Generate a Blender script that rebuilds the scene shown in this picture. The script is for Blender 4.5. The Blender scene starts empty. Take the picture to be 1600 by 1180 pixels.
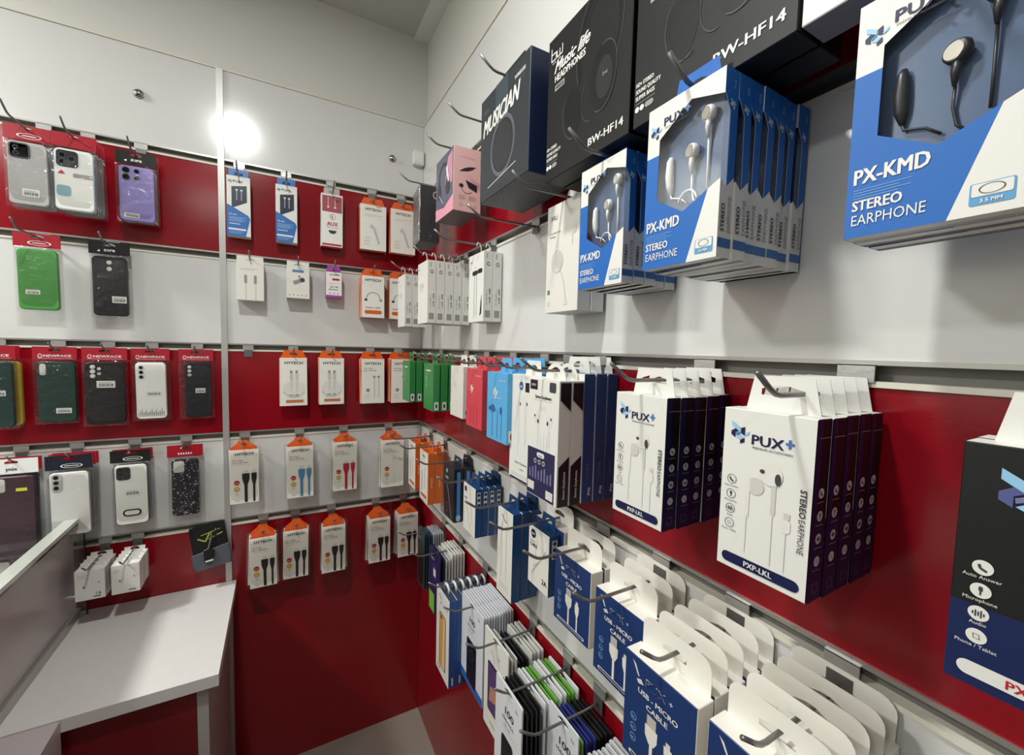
import bpy, bmesh, math, random
from mathutils import Vector, Matrix
from mathutils.geometry import tessellate_polygon
random.seed(7)
SC = bpy.context.scene
COL = SC.collection
R = math.radians

# ------------------------------------------------------------------ camera
CAMPOS = Vector((-0.47072, -1.57885, 1.45864))
YAW, PITCH, ROLL, FPX = R(28.86539), R(-3.756104), R(-1.454551), 654.766
fw = Vector((math.sin(YAW)*math.cos(PITCH), math.cos(YAW)*math.cos(PITCH), math.sin(PITCH)))
rt = Vector((math.cos(YAW), -math.sin(YAW), 0)); dn = fw.cross(rt)
cr, sr = math.cos(ROLL), math.sin(ROLL)
cx_, cy_ = rt*cr + dn*sr, -(rt*-sr + dn*cr)
cam = bpy.data.cameras.new('camera'); cam.sensor_width = 36; cam.lens = 36*FPX/1600
cam.clip_start = 0.01
camo = bpy.data.objects.new('camera', cam); COL.objects.link(camo)
M = Matrix((cx_, cy_, -fw)).transposed().to_4x4(); M.translation = CAMPOS
camo.matrix_world = M
SC.camera = camo

# ------------------------------------------------------------------ light
SC.view_settings.view_transform = 'Standard'; SC.view_settings.look = 'None'
SC.view_settings.gamma = 1; SC.view_settings.use_curve_mapping = False
SC.view_settings.exposure = 0.04
wd = bpy.data.worlds.new('shop_surroundings'); SC.world = wd; wd.use_nodes = True
wd.node_tree.nodes['Background'].inputs[0].default_value = (0.92, 0.95, 1.0, 1)
wd.node_tree.nodes['Background'].inputs[1].default_value = 0.2
def lamp(x, y, z, size, power, color=(.985, 1, .965)):
    l = bpy.data.lights.new('ceiling_lamp', 'AREA'); l.shape = 'DISK'; l.size = size
    l.energy = power; l.color = color
    o = bpy.data.objects.new('ceiling_lamp', l); COL.objects.link(o); o.location = (x, y, z)
lamp(-.67, -1.16, 2.57, .11, 15)
lamp(-1.95, -.45, 2.57, .3, 36)
lamp(-1.95, -1.80, 2.57, .3, 11)
lamp(-.95, -2.6, 2.57, .3, 3)

# ------------------------------------------------------------------ materials
def lin(h):
    h = h.lstrip('#')
    return tuple((c/12.92 if c <= .04045 else ((c+.055)/1.055)**2.4) for c in (int(h[i:i+2], 16)/255 for i in (0, 2, 4))) + (1,)
MATS = {}
def mat(h, rough=.45, metal=0, spec=.5, bump=0, bscale=200, coat=0, name=None, var=0):
    k = (h, rough, metal, spec, bump, bscale, coat, var)
    if k in MATS: return MATS[k]
    m = bpy.data.materials.new(name or ('surface_' + h.strip('#'))); m.use_nodes = True
    nt = m.node_tree; b = nt.nodes['Principled BSDF']
    b.inputs['Base Color'].default_value = lin(h); b.inputs['Roughness'].default_value = rough
    b.inputs['Metallic'].default_value = metal; b.inputs['Specular IOR Level'].default_value = spec
    b.inputs['Coat Weight'].default_value = coat; b.inputs['Coat Roughness'].default_value = .05
    if bump or var:
        tc = nt.nodes.new('ShaderNodeTexCoord'); n = nt.nodes.new('ShaderNodeTexNoise')
        n.inputs['Scale'].default_value = bscale; n.inputs['Detail'].default_value = 4
        nt.links.new(tc.outputs['Object'], n.inputs['Vector'])
        if bump:
            bp = nt.nodes.new('ShaderNodeBump'); bp.inputs['Strength'].default_value = bump
            bp.inputs['Distance'].default_value = .002
            nt.links.new(n.outputs['Fac'], bp.inputs['Height']); nt.links.new(bp.outputs['Normal'], b.inputs['Normal'])
        if var:
            mx = nt.nodes.new('ShaderNodeMix'); mx.data_type = 'RGBA'
            c = lin(h); mx.inputs[6].default_value = tuple(x*(1-var) for x in c[:3]) + (1,)
            mx.inputs[7].default_value = tuple(min(1, x*(1+var)) for x in c[:3]) + (1,)
            nt.links.new(n.outputs['Fac'], mx.inputs[0]); nt.links.new(mx.outputs[2], b.inputs['Base Color'])
    MATS[k] = m; return m
def clear(name, tint, base=.06, gloss=.5, rough=.06, bump=0, bscale=30, white=0.0):
    k = ('clear', name)
    if k in MATS: return MATS[k]
    m = bpy.data.materials.new(name); m.use_nodes = True; nt = m.node_tree; nt.nodes.clear()
    out = nt.nodes.new('ShaderNodeOutputMaterial'); tr = nt.nodes.new('ShaderNodeBsdfTransparent')
    tr.inputs[0].default_value = tint
    gl = nt.nodes.new('ShaderNodeBsdfGlossy'); gl.inputs['Roughness'].default_value = rough
    lw = nt.nodes.new('ShaderNodeLayerWeight'); lw.inputs[0].default_value = .35
    ma = nt.nodes.new('ShaderNodeMath'); ma.operation = 'MULTIPLY_ADD'
    ma.inputs[1].default_value = gloss; ma.inputs[2].default_value = base
    mx = nt.nodes.new('ShaderNodeMixShader')
    nt.links.new(lw.outputs['Fresnel'], ma.inputs[0]); nt.links.new(ma.outputs[0], mx.inputs[0])
    nt.links.new(tr.outputs[0], mx.inputs[1]); nt.links.new(gl.outputs[0], mx.inputs[2])
    last = mx
    if white:
        df = nt.nodes.new('ShaderNodeBsdfDiffuse'); df.inputs[0].default_value = (.9, .9, .9, 1)
        m2 = nt.nodes.new('ShaderNodeMixShader'); m2.inputs[0].default_value = white
        nt.links.new(mx.outputs[0], m2.inputs[1]); nt.links.new(df.outputs[0], m2.inputs[2]); last = m2
    if bump:
        tc = nt.nodes.new('ShaderNodeTexCoord'); n = nt.nodes.new('ShaderNodeTexNoise')
        n.inputs['Scale'].default_value = bscale; n.inputs['Detail'].default_value = 3
        bp = nt.nodes.new('ShaderNodeBump'); bp.inputs['Strength'].default_value = bump; bp.inputs['Distance'].default_value = .01
        nt.links.new(tc.outputs['Object'], n.inputs['Vector']); nt.links.new(n.outputs['Fac'], bp.inputs['Height'])
        nt.links.new(bp.outputs['Normal'], gl.inputs['Normal'])
    nt.links.new(last.outputs[0], out.inputs[0]); MATS[k] = m; return m
PLASTIC = clear('clear_bag', (.985, .985, .985, 1), .022, .34, .07, .8, 45, .004)
FILM = clear('clear_film', (.97, .98, .99, 1), .012, .10, .05, .03, 12)
GLASS = clear('counter_glass', (.90, .96, .94, 1), .06, .75, .01)
WHITE = mat('#dfded8', .4); NAVY = mat('#141b45', .4, spec=.35); BLACK = mat('#141416', .4)
RED = mat('#870c1a', .17, spec=.5, bump=.03, bscale=300, name='red_laminate')
PANEL = mat('#d2d2cf', .17, spec=.5, bump=.03, bscale=300, name='white_laminate')
ALU = mat('#b4b3ae', .35, metal=.75, name='aluminium'); LIP = mat('#d6d1c4', .4, name='channel_lip')
STEEL = mat('#807f7d', .34, metal=.7, name='hook_steel'); ZINC = mat('#b9b9b7', .34, metal=.6, bump=.2, bscale=150, name='zinc_clip')
GAP = mat('#6e6d69', .5, metal=.3, name='channel_inside')

# ------------------------------------------------------------------ mesh helpers
class MB:
    def __init__(s): s.v = []; s.f = []; s.m = []; s.mats = []
    def mi(s, m):
        if m not in s.mats: s.mats.append(m)
        return s.mats.index(m)
    def add(s, vs, fs, m):
        o = len(s.v); i = s.mi(m); s.v += [tuple(v) for v in vs]
        for f in fs: s.f.append(tuple(o+k for k in f)); s.m.append(i)
    def box(s, a, b, m):
        x0, y0, z0 = a; x1, y1, z1 = b
        s.add([(x0,y0,z0),(x1,y0,z0),(x1,y1,z0),(x0,y1,z0),(x0,y0,z1),(x1,y0,z1),(x1,y1,z1),(x0,y1,z1)],
              [(0,3,2,1),(4,5,6,7),(0,1,5,4),(1,2,6,5),(2,3,7,6),(3,0,4,7)], m)
    def carton(s, w, h, t, c, front, right, left, top, bottom, back):
        # chamfered carton, front at y=-t/2, bottom at z=0
        X, Y, Z = w/2, t/2, h/2; P = {}
        vs = []
        for sx in (-1, 1):
            for sy in (-1, 1):
                for sz in (-1, 1):
                    for ax in range(3):
                        p = [sx*(X-c), sy*(Y-c), Z+sz*(Z-c)]
                        p[ax] += (sx, sy, sz)[ax]*c
                        P[(sx, sy, sz, ax)] = len(vs); vs.append(tuple(p))
        q = lambda L, m: s.add([vs[P[k]] for k in L], [tuple(range(len(L)))], m)
        for sg, m in ((-1, left), (1, right)):
            q([(sg,a,b,0) for a, b in ((-1,-1),(1,-1),(1,1),(-1,1))][::sg], m)
        for sg, m in ((-1, front), (1, back)):
            q([(a,sg,b,1) for a, b in ((-1,-1),(1,-1),(1,1),(-1,1))][::-sg], m)
        for sg, m in ((-1, bottom), (1, top)):
            q([(a,b,sg,2) for a, b in ((-1,-1),(1,-1),(1,1),(-1,1))][::sg], m)
        for sx in (-1, 1):
            for sy in (-1, 1):
                q([(sx,sy,-1,0),(sx,sy,-1,1),(sx,sy,1,1),(sx,sy,1,0)], right if sx > 0 else left)
                q([(sx,-1,sy,0),(sx,-1,sy,2),(sx,1,sy,2),(sx,1,sy,0)], right if sx > 0 else left)
                q([(-1,sx,sy,1),(-1,sx,sy,2),(1,sx,sy,2),(1,sx,sy,1)], front if sx < 0 else back)
                for sz in (-1, 1): q([(sx,sy,sz,0),(sx,sy,sz,1),(sx,sy,sz,2)], front if sy < 0 else back)
    def tube(s, pts, r, m, n=8, cap=True):
        pts = [Vector(p) for p in pts]; rings = []; up = None
        for i, p in enumerate(pts):
            d = (pts[min(i+1, len(pts)-1)] - pts[max(i-1, 0)]).normalized()
            if up is None: up = d.orthogonal().normalized()
            up = (up - d*up.dot(d)).normalized(); sd = d.cross(up)
            rr = r[i] if isinstance(r, (list, tuple)) else r
            rings.append([p + (up*math.cos(a) + sd*math.sin(a))*rr for a in (2*math.pi*k/n for k in range(n))])
        vs = [v for g in rings for v in g]; fs = []
        for i in range(len(rings)-1):
            for k in range(n):
                a, b = i*n+k, i*n+(k+1) % n; fs.append((a, b, b+n, a+n))
        if cap: fs.append(tuple(range(n))[::-1]); fs.append(tuple(range(len(vs)-n, len(vs))))
        s.add(vs, fs, m)
    def prism(s, pts, y0, y1, m, side=None, c=0):
        # outline in (x, z), extruded along y; optional chamfer towards y0
        n = len(pts); cx = sum(p[0] for p in pts)/n; cz = sum(p[1] for p in pts)/n
        L = []
        if c:
            def ins(p):
                d = Vector((p[0]-cx, p[1]-cz)); l = d.length or 1; k = (l-c)/l
                return (cx+d.x*k, cz+d.y*k)
            L.append([(ins(p)[0], y0, ins(p)[1]) for p in pts]); L.append([(p[0], y0+c, p[1]) for p in pts])
        else: L.append([(p[0], y0, p[1]) for p in pts])
        L.append([(p[0], y1, p[1]) for p in pts])
        vs = [v for g in L for v in g]; s.add(vs, [tuple(range(n)), tuple(range(len(vs)-n, len(vs)))[::-1]], m)
        fs = []
        for i in range(len(L)-1):
            for k in range(n):
                a, b = i*n+k, i*n+(k+1) % n; fs.append((a, a+n, b+n, b))
        s.add(vs, fs, side or m)
    def holed(s, outer, holes, y0, y1, m):
        # flat sheet with holes: outline in (x, z), thickness along y
        loops = [[Vector((p[0], p[1], 0)) for p in L] for L in [outer]+holes]
        flat = [p for L in loops for p in L]; tri = tessellate_polygon(loops)
        s.add([(p.x, y0, p.y) for p in flat], [tuple(t) for t in tri], m)
        s.add([(p.x, y1, p.y) for p in flat], [tuple(t)[::-1] for t in tri], m)
        o = 0
        for L in loops:
            n = len(L); vs = [(p.x, y0, p.y) for p in L]+[(p.x, y1, p.y) for p in L]
            s.add(vs, [(k, (k+1) % n, (k+1) % n+n, k+n) for k in range(n)], m)
    def obj(s, name, parent=None, smooth=False, loc=None):
        me = bpy.data.meshes.new(name); me.from_pydata(s.v, [], s.f)
        for m in s.mats: me.materials.append(m)
        me.polygons.foreach_set('material_index', s.m)
        if smooth:
            me.polygons.foreach_set('use_smooth', [True]*len(s.f))
        me.update(); o = bpy.data.objects.new(name, me); COL.objects.link(o)
        if parent: o.parent = parent
        if loc: o.location = loc
        return o
def rrect(w, h, r, n=5, cx=0, cz=0):
    out = []
    for (sx, sz, a0) in ((1, 1, 0), (-1, 1, 90), (-1, -1, 180), (1, -1, 270)):
        for k in range(n+1):
            a = R(a0+90*k/n); out.append((cx+sx*(w/2-r)+r*math.cos(a), cz+sz*(h/2-r)+r*math.sin(a)))
    return out
def circ(x, z, r, n=18): return [(x+r*math.cos(2*math.pi*k/n), z+r*math.sin(2*math.pi*k/n)) for k in range(n)]

# lettering: the default font outline turned into flat polygons
GL = {}
def glyphs(s, bold):
    k = (s, bold)
    if k in GL: return GL[k]
    cu = bpy.data.curves.new('lettering', 'FONT'); cu.body = s; cu.resolution_u = 2; cu.size = 1
    o = bpy.data.objects.new('lettering', cu); me = bpy.data.meshes.new_from_object(o)
    vs = [(v.co.x, v.co.y) for v in me.vertices]; fs = [tuple(p.vertices) for p in me.polygons]
    bpy.data.objects.remove(o); bpy.data.curves.remove(cu); bpy.data.meshes.remove(me)
    x0 = min(v[0] for v in vs); x1 = max(v[0] for v in vs); y0 = min(v[1] for v in vs); y1 = max(v[1] for v in vs)
    GL[k] = (vs, fs, x0, x1, y0, y1); return GL[k]
class Paint:
    """printing on the faces of a carton; u, v in 0..1 of the face"""
    def __init__(s, mb, w, h, t): s.b, s.w, s.h, s.t, s.k = mb, w, h, t, 0
    def frame(s, f):
        w, h, t = s.w, s.h, s.t; X, Y, Z = Vector((1,0,0)), Vector((0,1,0)), Vector((0,0,1))
        return {'front': (Vector((-w/2,-t/2,0)), X, Z, -Y, w, h), 'right': (Vector((w/2,-t/2,0)), Y, Z, X, t, h),
                'left': (Vector((-w/2,t/2,0)), -Y, Z, -X, t, h), 'top': (Vector((-w/2,-t/2,h)), X, Y, Z, w, t),
                'bottom': (Vector((-w/2,t/2,0)), X, -Y, -Z, w, t)}[f]
    def raw(s, f, pts, faces, m, l):
        o, U, V, N, a, b = s.frame(f); s.k += 1; e = N*(.00022*l + .0000025*s.k)
        s.b.add([o+U*p[0]+V*p[1]+e for p in pts], faces, m)
    def poly(s, f, pts, m, l=1):
        a, b = s.frame(f)[4:]; P = [(p[0]*a, p[1]*b) for p in pts]
        tri = tessellate_polygon([[Vector((x, y, 0)) for x, y in P]]); s.raw(f, P, [tuple(t) for t in tri], m, l)
    def rect(s, f, u0, v0, u1, v1, m, l=1):
        a, b = s.frame(f)[4:]; s.raw(f, [(u0*a,v0*b),(u1*a,v0*b),(u1*a,v1*b),(u0*a,v1*b)], [(0,1,2,3)], m, l)
    def pill(s, f, u0, v0, u1, v1, m, l=1, r=None):
        a, b = s.frame(f)[4:]; w, h = (u1-u0)*a, (v1-v0)*b; r = r or min(w, h)*.499
        p = rrect(w, h, r, 5, (u0+u1)/2*a, (v0+v1)/2*b); s.raw(f, p, [tuple(range(len(p)))], m, l)
    def disc(s, f, u, v, r, m, l=1, sx=1, n=18):
        a, b = s.frame(f)[4:]; p = [(u*a+r*sx*math.cos(2*math.pi*k/n), v*b+r*math.sin(2*math.pi*k/n)) for k in range(n)]
        s.raw(f, p, [tuple(range(n))], m, l)
    def ring(s, f, u, v, r, wd, m, l=1, sx=1, a0=0, a1=360, n=28, tilt=0):
        a, b = s.frame(f)[4:]; P = []; c, q = math.cos(R(tilt)), math.sin(R(tilt))
        for k in range(n+1):
            t = R(a0+(a1-a0)*k/n)
            for rr in (r, r-wd):
                x, y = rr*sx*math.cos(t), rr*math.sin(t); P.append((u*a+x*c-y*q, v*b+x*q+y*c))
        s.raw(f, P, [(2*k, 2*k+2, 2*k+3, 2*k+1) for k in range(n)], m, l)
    def line(s, f, pts, wd, m, l=1):
        a, b = s.frame(f)[4:]; Q = [Vector((p[0]*a, p[1]*b)) for p in pts]
        for p, q in zip(Q, Q[1:]):
            d = (q-p).normalized(); n = Vector((-d.y, d.x))*wd/2
            s.raw(f, [p-n, q-n, q+n, p+n], [(0,1,2,3)], m, l)
    def text(s, f, st, u, v, hgt, m, bold=False, al='l', rot=0, shear=0, wide=None, l=2):
        """cap height hgt in metres; u,v anchor (baseline); rot in degrees"""
        vs, fs, x0, x1, y0, y1 = glyphs(st, bold); a, b = s.frame(f)[4:]
        k = hgt/.72; kx = k if not wide else wide/(x1-x0); W = (x1-x0)*kx
        ox = {'l': 0, 'c': -W/2, 'r': -W}[al]; c, q = math.cos(R(rot)), math.sin(R(rot)); P = []
        for x, y in vs:
            X = (x-x0)*kx+ox+y*k*shear; Y = y*k
            P.append((u*a+X*c-Y*q, v*b+X*q+Y*c))
        s.raw(f, P, fs, m, l)
        if bold:
            e = hgt*.036
            for dx, dy in ((e, 0), (-e, 0), (0, e*.7), (e, e*.7), (-e, e*.7)): s.raw(f, [(x+dx*c-dy*q, y+dx*q+dy*c) for x, y in P], fs, m, l)
    def marks(s, f, n, u, v, hgt, m, bold=False, al='l', rot=0, shear=0, wide=None, l=2):
        """print too small to read: n short strokes"""
        a, b = s.frame(f)[4:]; W = wide or n*hgt*.8; d = W/n; ox = {'l': 0, 'c': -W/2, 'r': -W}[al]
        c, q = math.cos(R(rot)), math.sin(R(rot)); rr = random.Random(n*7+3); t = d*(.42 if bold else .26)
        for k in range(n):
            if n > 6 and rr.random() < .12: continue
            x, h = ox+k*d, hgt*rr.choice((.7, .7, 1)); P = [(x, 0), (x+d*.72, 0), (x+d*.72, h*.32), (x+t, h*.32), (x+t, h), (x, h)]
            s.raw(f, [(u*a+X*c-Y*q, v*b+X*q+Y*c) for X, Y in P], [(0, 1, 2, 3), (0, 3, 4, 5)], m, l)
    def small(s, f, u0, v0, u1, n, m, pitch, wd=.0006, l=1):
        for i in range(n):
            v = v0-i*pitch; s.line(f, [(u0, v), (u1-(u1-u0)*.2*(i % 2), v)], wd, m, l)
    def code(s, f, u0, v0, u1, v1, m, n=14, l=2):
        rr = random.Random(n); x = u0
        while x < u1:
            d = (u1-u0)/n*(.3+rr.random()); s.rect(f, x, v0, min(x+d*.6, u1), v1, m, l); x += d*1.3

def thing(name, label, cat, group=None):
    o = bpy.data.objects.new(name, None); o.empty_display_size = .01; COL.objects.link(o)
    o['label'] = label; o['category'] = cat
    if group: o['group'] = group
    return o
def tag(o, label, cat, group=None):
    o['label'] = label; o['category'] = cat
    if group: o['group'] = group
    return o
def struct(o): o['kind'] = 'structure'; return o
def dup(root, parent=None):
    c = root.copy(); COL.objects.link(c)
    if parent: c.parent = parent
    for ch in list(root.children): dup(ch, c)
    return c

# ------------------------------------------------------------------ the room
S = {1: 2.004, 2: 1.7245, 3: 1.446, 4: 1.166, 5: .886}       # slot heights
HS = .0103; TOP = 2.273; CEIL = 2.587
XL, YN = -2.6, -3.4
b = MB(); b.box((XL, YN, -.05), (.12, .12, 0), mat('#8e857a', .35, var=.06, bscale=30, name='floor_tile')); struct(b.obj('floor'))
b = MB(); b.box((XL, YN, CEIL), (.12, .12, CEIL+.05), mat('#b9b8b2', .7, name='ceiling_paint')); struct(b.obj('ceiling'))
PL = mat('#d0cfc8', .6, bump=.08, bscale=120, name='wall_paint')
def boards():
    edges = [(0, S[5]-HS, RED), (S[5]+HS, S[4]-HS, PANEL), (S[4]+HS, S[3]-HS, RED), (S[3]+HS, S[2]-HS, PANEL), (S[2]+HS, S[1]-HS, RED), (S[1]+HS, TOP, PANEL)]
    return edges
b = MB(); b.box((XL, .017, 0), (.12, .12, CEIL), PL)
for z0, z1, m in boards():
    b.box((XL, 0, z0+.0003), (-.634, .016, z1-.0003), m); b.box((-.617, 0, z0+.0003), (0, .016, z1-.0003), m)
struct(b.obj('wall_back'))
b = MB(); b.box((.017, YN, 0), (.12, .016, CEIL), PL)
for z0, z1, m in boards(): b.box((.0005, YN, z0+.0003), (.0165, -.0005, z1-.0003), m)
struct(b.obj('wall_right'))
b = MB(); b.box((XL-.02, YN, 0), (XL, .017, 1.15), mat('#1e1517', .5, name='unseen_dark_wall')); b.box((XL-.02, YN, 1.15), (XL, .017, CEIL), PL); struct(b.obj('wall_left'))  # unseen wall; lower band made dark to cut light bouncing off it
b = MB(); b.box((XL, YN-.02, 0), (.017, YN, 1.15), mat('#1e1517', .5, name='unseen_dark_wall')); b.box((XL, YN-.02, 1.15), (.017, YN, CEIL), PL); struct(b.obj('wall_front'))  # unseen wall with the same band, darkened to limit bounced light
def channel(b, z, p):
    # p(a, d, z): a along the wall, d depth into the room (negative = inside the wall)
    prof = [(.0022, HS+.004, .0022, HS-.0032), (.0022, -HS+.0032, .0022, -HS-.004)]
    for a0, a1 in p['runs']:
        q = p['f']
        def bx(d0, d1, z0, z1, m):
            A, B = q(a0, d0, z0), q(a1, d1, z1)
            b.box([min(i, j) for i, j in zip(A, B)], [max(i, j) for i, j in zip(A, B)], m)
        bx(-.014, .0018, z+HS-.0032, z+HS+.0012, ALU); bx(-.014, .0022, z-HS-.0026, z-HS+.0028, LIP)
        bx(-.0155, -.0125, z-HS, z+HS, GAP)
n = 1
for k in S:
    b = MB(); channel(b, S[k], {'runs': [(XL, -.6345), (-.6165, -.003)], 'f': lambda a, d, z: (a, -d, z)}); struct(b.obj('trim_%d' % n)); n += 1
    b = MB(); channel(b, S[k], {'runs': [(YN, -.004)], 'f': lambda a, d, z: (-d, a, z)}); struct(b.obj('trim_%d' % n)); n += 1
b = MB(); b.box((-.6338, -.005, 0), (-.6172, .014, TOP), mat('#bdbcb8', .4, metal=.4)); struct(b.obj('trim_%d' % n)); n += 1
b = MB(); b.box((-.036, YN, CEIL-.006), (.0165, .0165, CEIL-.0005), mat('#d8d7d1', .6)); struct(b.obj('trim_%d' % n)); n += 1
b = MB(); b.box((XL, -.003, TOP), (-.001, .0165, TOP+.004), LIP); b.box((-.003, YN, TOP), (.0165, -.001, TOP+.004), LIP); struct(b.obj('trim_%d' % n))
# screws and the junction box
for x, z, lb in ((-.8126, 2.1453, 'round chrome screw cap on white panel above the phone cases'), (-.1145, 2.1342, 'round chrome screw cap on white panel near the room corner')):
    b = MB(); b.tube([(0, -.0005, 0), (0, -.004, 0), (0, -.008, 0), (0, -.011, 0)], [.012, .012, .009, .004], mat('#a8a8aa', .15, metal=1), 16)
    o = b.obj('screw_cap', smooth=True, loc=(x, 0, z)); tag(o, lb, 'screw cap', 'screw caps on the white panels')
o = thing('junction_box', 'small white plastic junction box in the corner of the panels', 'junction box'); o.location = (-.0225, 0, 2.152)
b = MB(); b.prism(rrect(.04, .052, .006), -.022, -.001, mat('#dddcd6', .4), c=.003); b.obj('cover', o)
b = MB(); b.prism(rrect(.026, .034, .003), -.0235, -.0215, mat('#e6e5e0', .35)); b.obj('lid', o)

# ------------------------------------------------------------------ hooks
RODDZ = {1: -.045, 2: -.010, 3: -.018, 4: -.024, 5: -.024}
HOOKN = {}
def hook(wall, a, row, label, length=.158, rod=True, mesh={}):
    k = (row, length, rod); o = thing('display_hook', label, 'hook', 'display hooks on the slat walls')
    if k not in mesh:
        z = RODDZ[row]; b = MB()
        b.box((-.0145, -.0045, -.0125+.004), (.0145, -.0028, .0075), ZINC); b.box((-.0145, -.0045, .0065), (.0145, .006, .0078), ZINC)
        b.box((-.011, -.0058, z-.012), (.011, -.0044, -.0085), STEEL)
        c = b.obj('clip', o); L = length
        if rod:
            b = MB(); b.tube([(0, -.005, z+.002), (0, -.04, z), (0, -(L-.034), z), (0, -(L-.026), z+.0015), (0, -(L-.018), z+.006), (0, -L, z+.019)], .0023, STEEL, 8)
            r = b.obj('rod', o, smooth=True); mesh[k] = (c.data, r.data)
        else: mesh[k] = (c.data,)
    else:
        for nm, me in zip(('clip', 'rod'), mesh[k]):
            c = bpy.data.objects.new(nm, me); COL.objects.link(c); c.parent = o
    if wall == 'R': o.location = (0, a, S[row]); o.rotation_euler = (0, 0, -math.pi/2)
    else: o.location = (a, 0, S[row])
    return o

# ------------------------------------------------------------------ hang tabs
def tab(root, w, h, t, m, kind='trap', th=.045, tw=None, y=None, hz=.018, name='hang_tab', hole=None):
    """card tab rising from the rear of a carton; hole centre hz above the carton"""
    tw = tw or w*.7; y = t/2-.0004 if y is None else y
    if kind == 'trap': out = [(-tw/2, h-.001), (tw/2, h-.001), (tw/2*.8, h+th), (-tw/2*.8, h+th)]
    elif kind == 'round':
        r = th*.36; out = [(-tw/2, h-.001), (tw/2, h-.001)] + [(tw/2-r+r*math.cos(R(a)), h+th-r+r*math.sin(R(a))) for a in (0,22,45,67,90)] + [(-tw/2+r+r*math.cos(R(a)), h+th-r+r*math.sin(R(a))) for a in (90,113,135,158,180)]
    elif kind == 'dome': out = [(tw/2*math.cos(R(a)), h-.001+th*math.sin(R(a))) for a in range(0, 181, 15)]
    else: out = [(-tw/2, h-.001), (tw/2, h-.001), (tw/2, h+th), (-tw/2, h+th)]
    hw = hole or min(tw*.42, .03)
    hl = [(-hw/2, h+hz-.0035), (hw/2, h+hz-.0035), (hw/2, h+hz+.002), (hw*.14, h+hz+.0055), (-hw*.14, h+hz+.0055), (-hw/2, h+hz+.002)]
    b = MB(); b.holed(out, [hl], y-.0005, y, m); return b.obj(name, root)

# ------------------------------------------------------------------ product placing
ORD = ['frontmost', 'second', 'third', 'fourth', 'fifth', 'sixth', 'seventh', 'eighth', 'ninth', 'tenth', 'eleventh', 'twelfth', 'thirteenth', 'fourteenth']
def place(o, wall, a, dep, z, h, swing, twist=0):
    dx = h*math.sin(swing)
    if wall == 'R': o.location = (-dep, a+dx, z); o.rotation_euler = (0, swing, -math.pi/2+twist)
    else: o.location = (a-dx, -dep, z); o.rotation_euler = (0, swing, twist)
def stack(makers, n, wall, a, d, ztop, pitch, t, h, desc, where, group=None, cat='box', jit=.6, hk=None, row=None, rest=None, hl=.158, sw0=0, ha=None, twist=0, sj=1.0):
    """n copies hung one behind the other on one hook; d = distance of the foremost face from the wall"""
    protos = []
    for mk in (makers if isinstance(makers, list) else [makers]): protos.append(mk)
    first = {}
    for i in range(n):
        mk = protos[min(i, len(protos)-1)]
        if mk in first: o = dup(first[mk])
        else: o = first[mk] = mk()
        D = desc if isinstance(desc, str) else desc[min(i, len(desc)-1)]
        lab = (D + ' ' + where) if n == 1 else ('%s %s %s' % ('rearmost' if i == n-1 else ORD[i], D, where))
        o['label'] = lab; o['category'] = cat
        if group: o['group'] = group
        elif n > 1: o['group'] = 'stack of ' + (desc if isinstance(desc, str) else desc[-1]) + ' ' + where
        s = sw0 + (random.uniform(-jit, jit)*sj if i else random.uniform(-jit, jit)*.3)
        place(o, wall, a + (random.uniform(-.0012, .0012)*jit if i else 0), d - t/2 - i*pitch, ztop-h + (random.uniform(-.001, .001)*jit if i else 0), h, R(s), twist)
    if hk: hook(wall, a if ha is None else ha, row, hk, hl)

# ------------------------------------------------------------------ printed designs
LB = mat('#8fc1e0', .4); MB_ = mat('#3f6fae', .4); GREY = mat('#8d8d8b', .45); LG = mat('#cfcec9', .45); DG = mat('#3a3b3e', .45)
OR = mat('#e2601c', .4); RD = mat('#b3202a', .4); YL = mat('#d9b54a', .4); TXT = mat('#2a2b30', .45); PW = mat('#dddcd6', .4)
def logo(p, f, u, v, sz, c1=None, c2=None, c3=None):
    """six-armed folded-ribbon emblem, sz metres wide"""
    c1, c2, c3 = c1 or NAVY, c2 or LB, c3 or MB_; a, b = p.frame(f)[4:]
    def P(pts, m): p.poly(f, [(u+x*sz/a, v+y*sz/b) for x, y in pts], m, 2)
    P([(.02,1.18),(.5,.88),(.5,.6),(.02,.92)], c2); P([(0,.62),(.24,.78),(.42,.66),(.24,.56),(.24,.28),(0,.42)], c1); P([(.54,.84),(.76,.94),(.76,.46),(.54,.56)], c1)
    P([(.78,.6),(1.02,.74),(1.0,.56),(.78,.44)], c2); P([(.28,.32),(.52,.48),(.76,.36),(.52,.2)], c2); P([(.52,.18),(.76,.34),(.76,.1),(.52,0)], c1); P([(.26,.52),(.5,.64),(.5,.5),(.28,.4)], c3)
def pux(p, f, u, v, hgt, c=None, plus=None, sh=.0):
    c = c or NAVY; a, b = p.frame(f)[4:]
    p.text(f, 'PUX', u, v, hgt, c, True, shear=sh, wide=hgt*3.0)
    x = u+hgt*3.15/a; d = hgt/b
    p.rect(f, x, v+d*.55, x+hgt*.75/a, v+d*.8, plus or MB_, 2); p.rect(f, x+hgt*.25/a, v+d*.25, x+hgt*.5/a, v+d*1.1, plus or MB_, 2)
def euro_bud(p, f, u, v, k, body, dark, l=2):
    """printed ear bud with stem: k metres head radius"""
    a, b = p.frame(f)[4:]
    p.disc(f, u, v, k, body, l, 1.1); p.disc(f, u+k*.75/a, v-k*.1/b, k*.45, dark, l+1, .55); p.disc(f, u-k*.5/a, v+k*.2/b, k*.16, dark, l+1, 1.4)
    p.rect(f, u+k*.0/a, v-k*4.2/b, u+k*.5/a, v-k*.6/b, body, l); p.line(f, [(u+k*.25/a, v-k*4.2/b), (u+k*.25/a, .12)], k*.16, LG, l)
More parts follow.
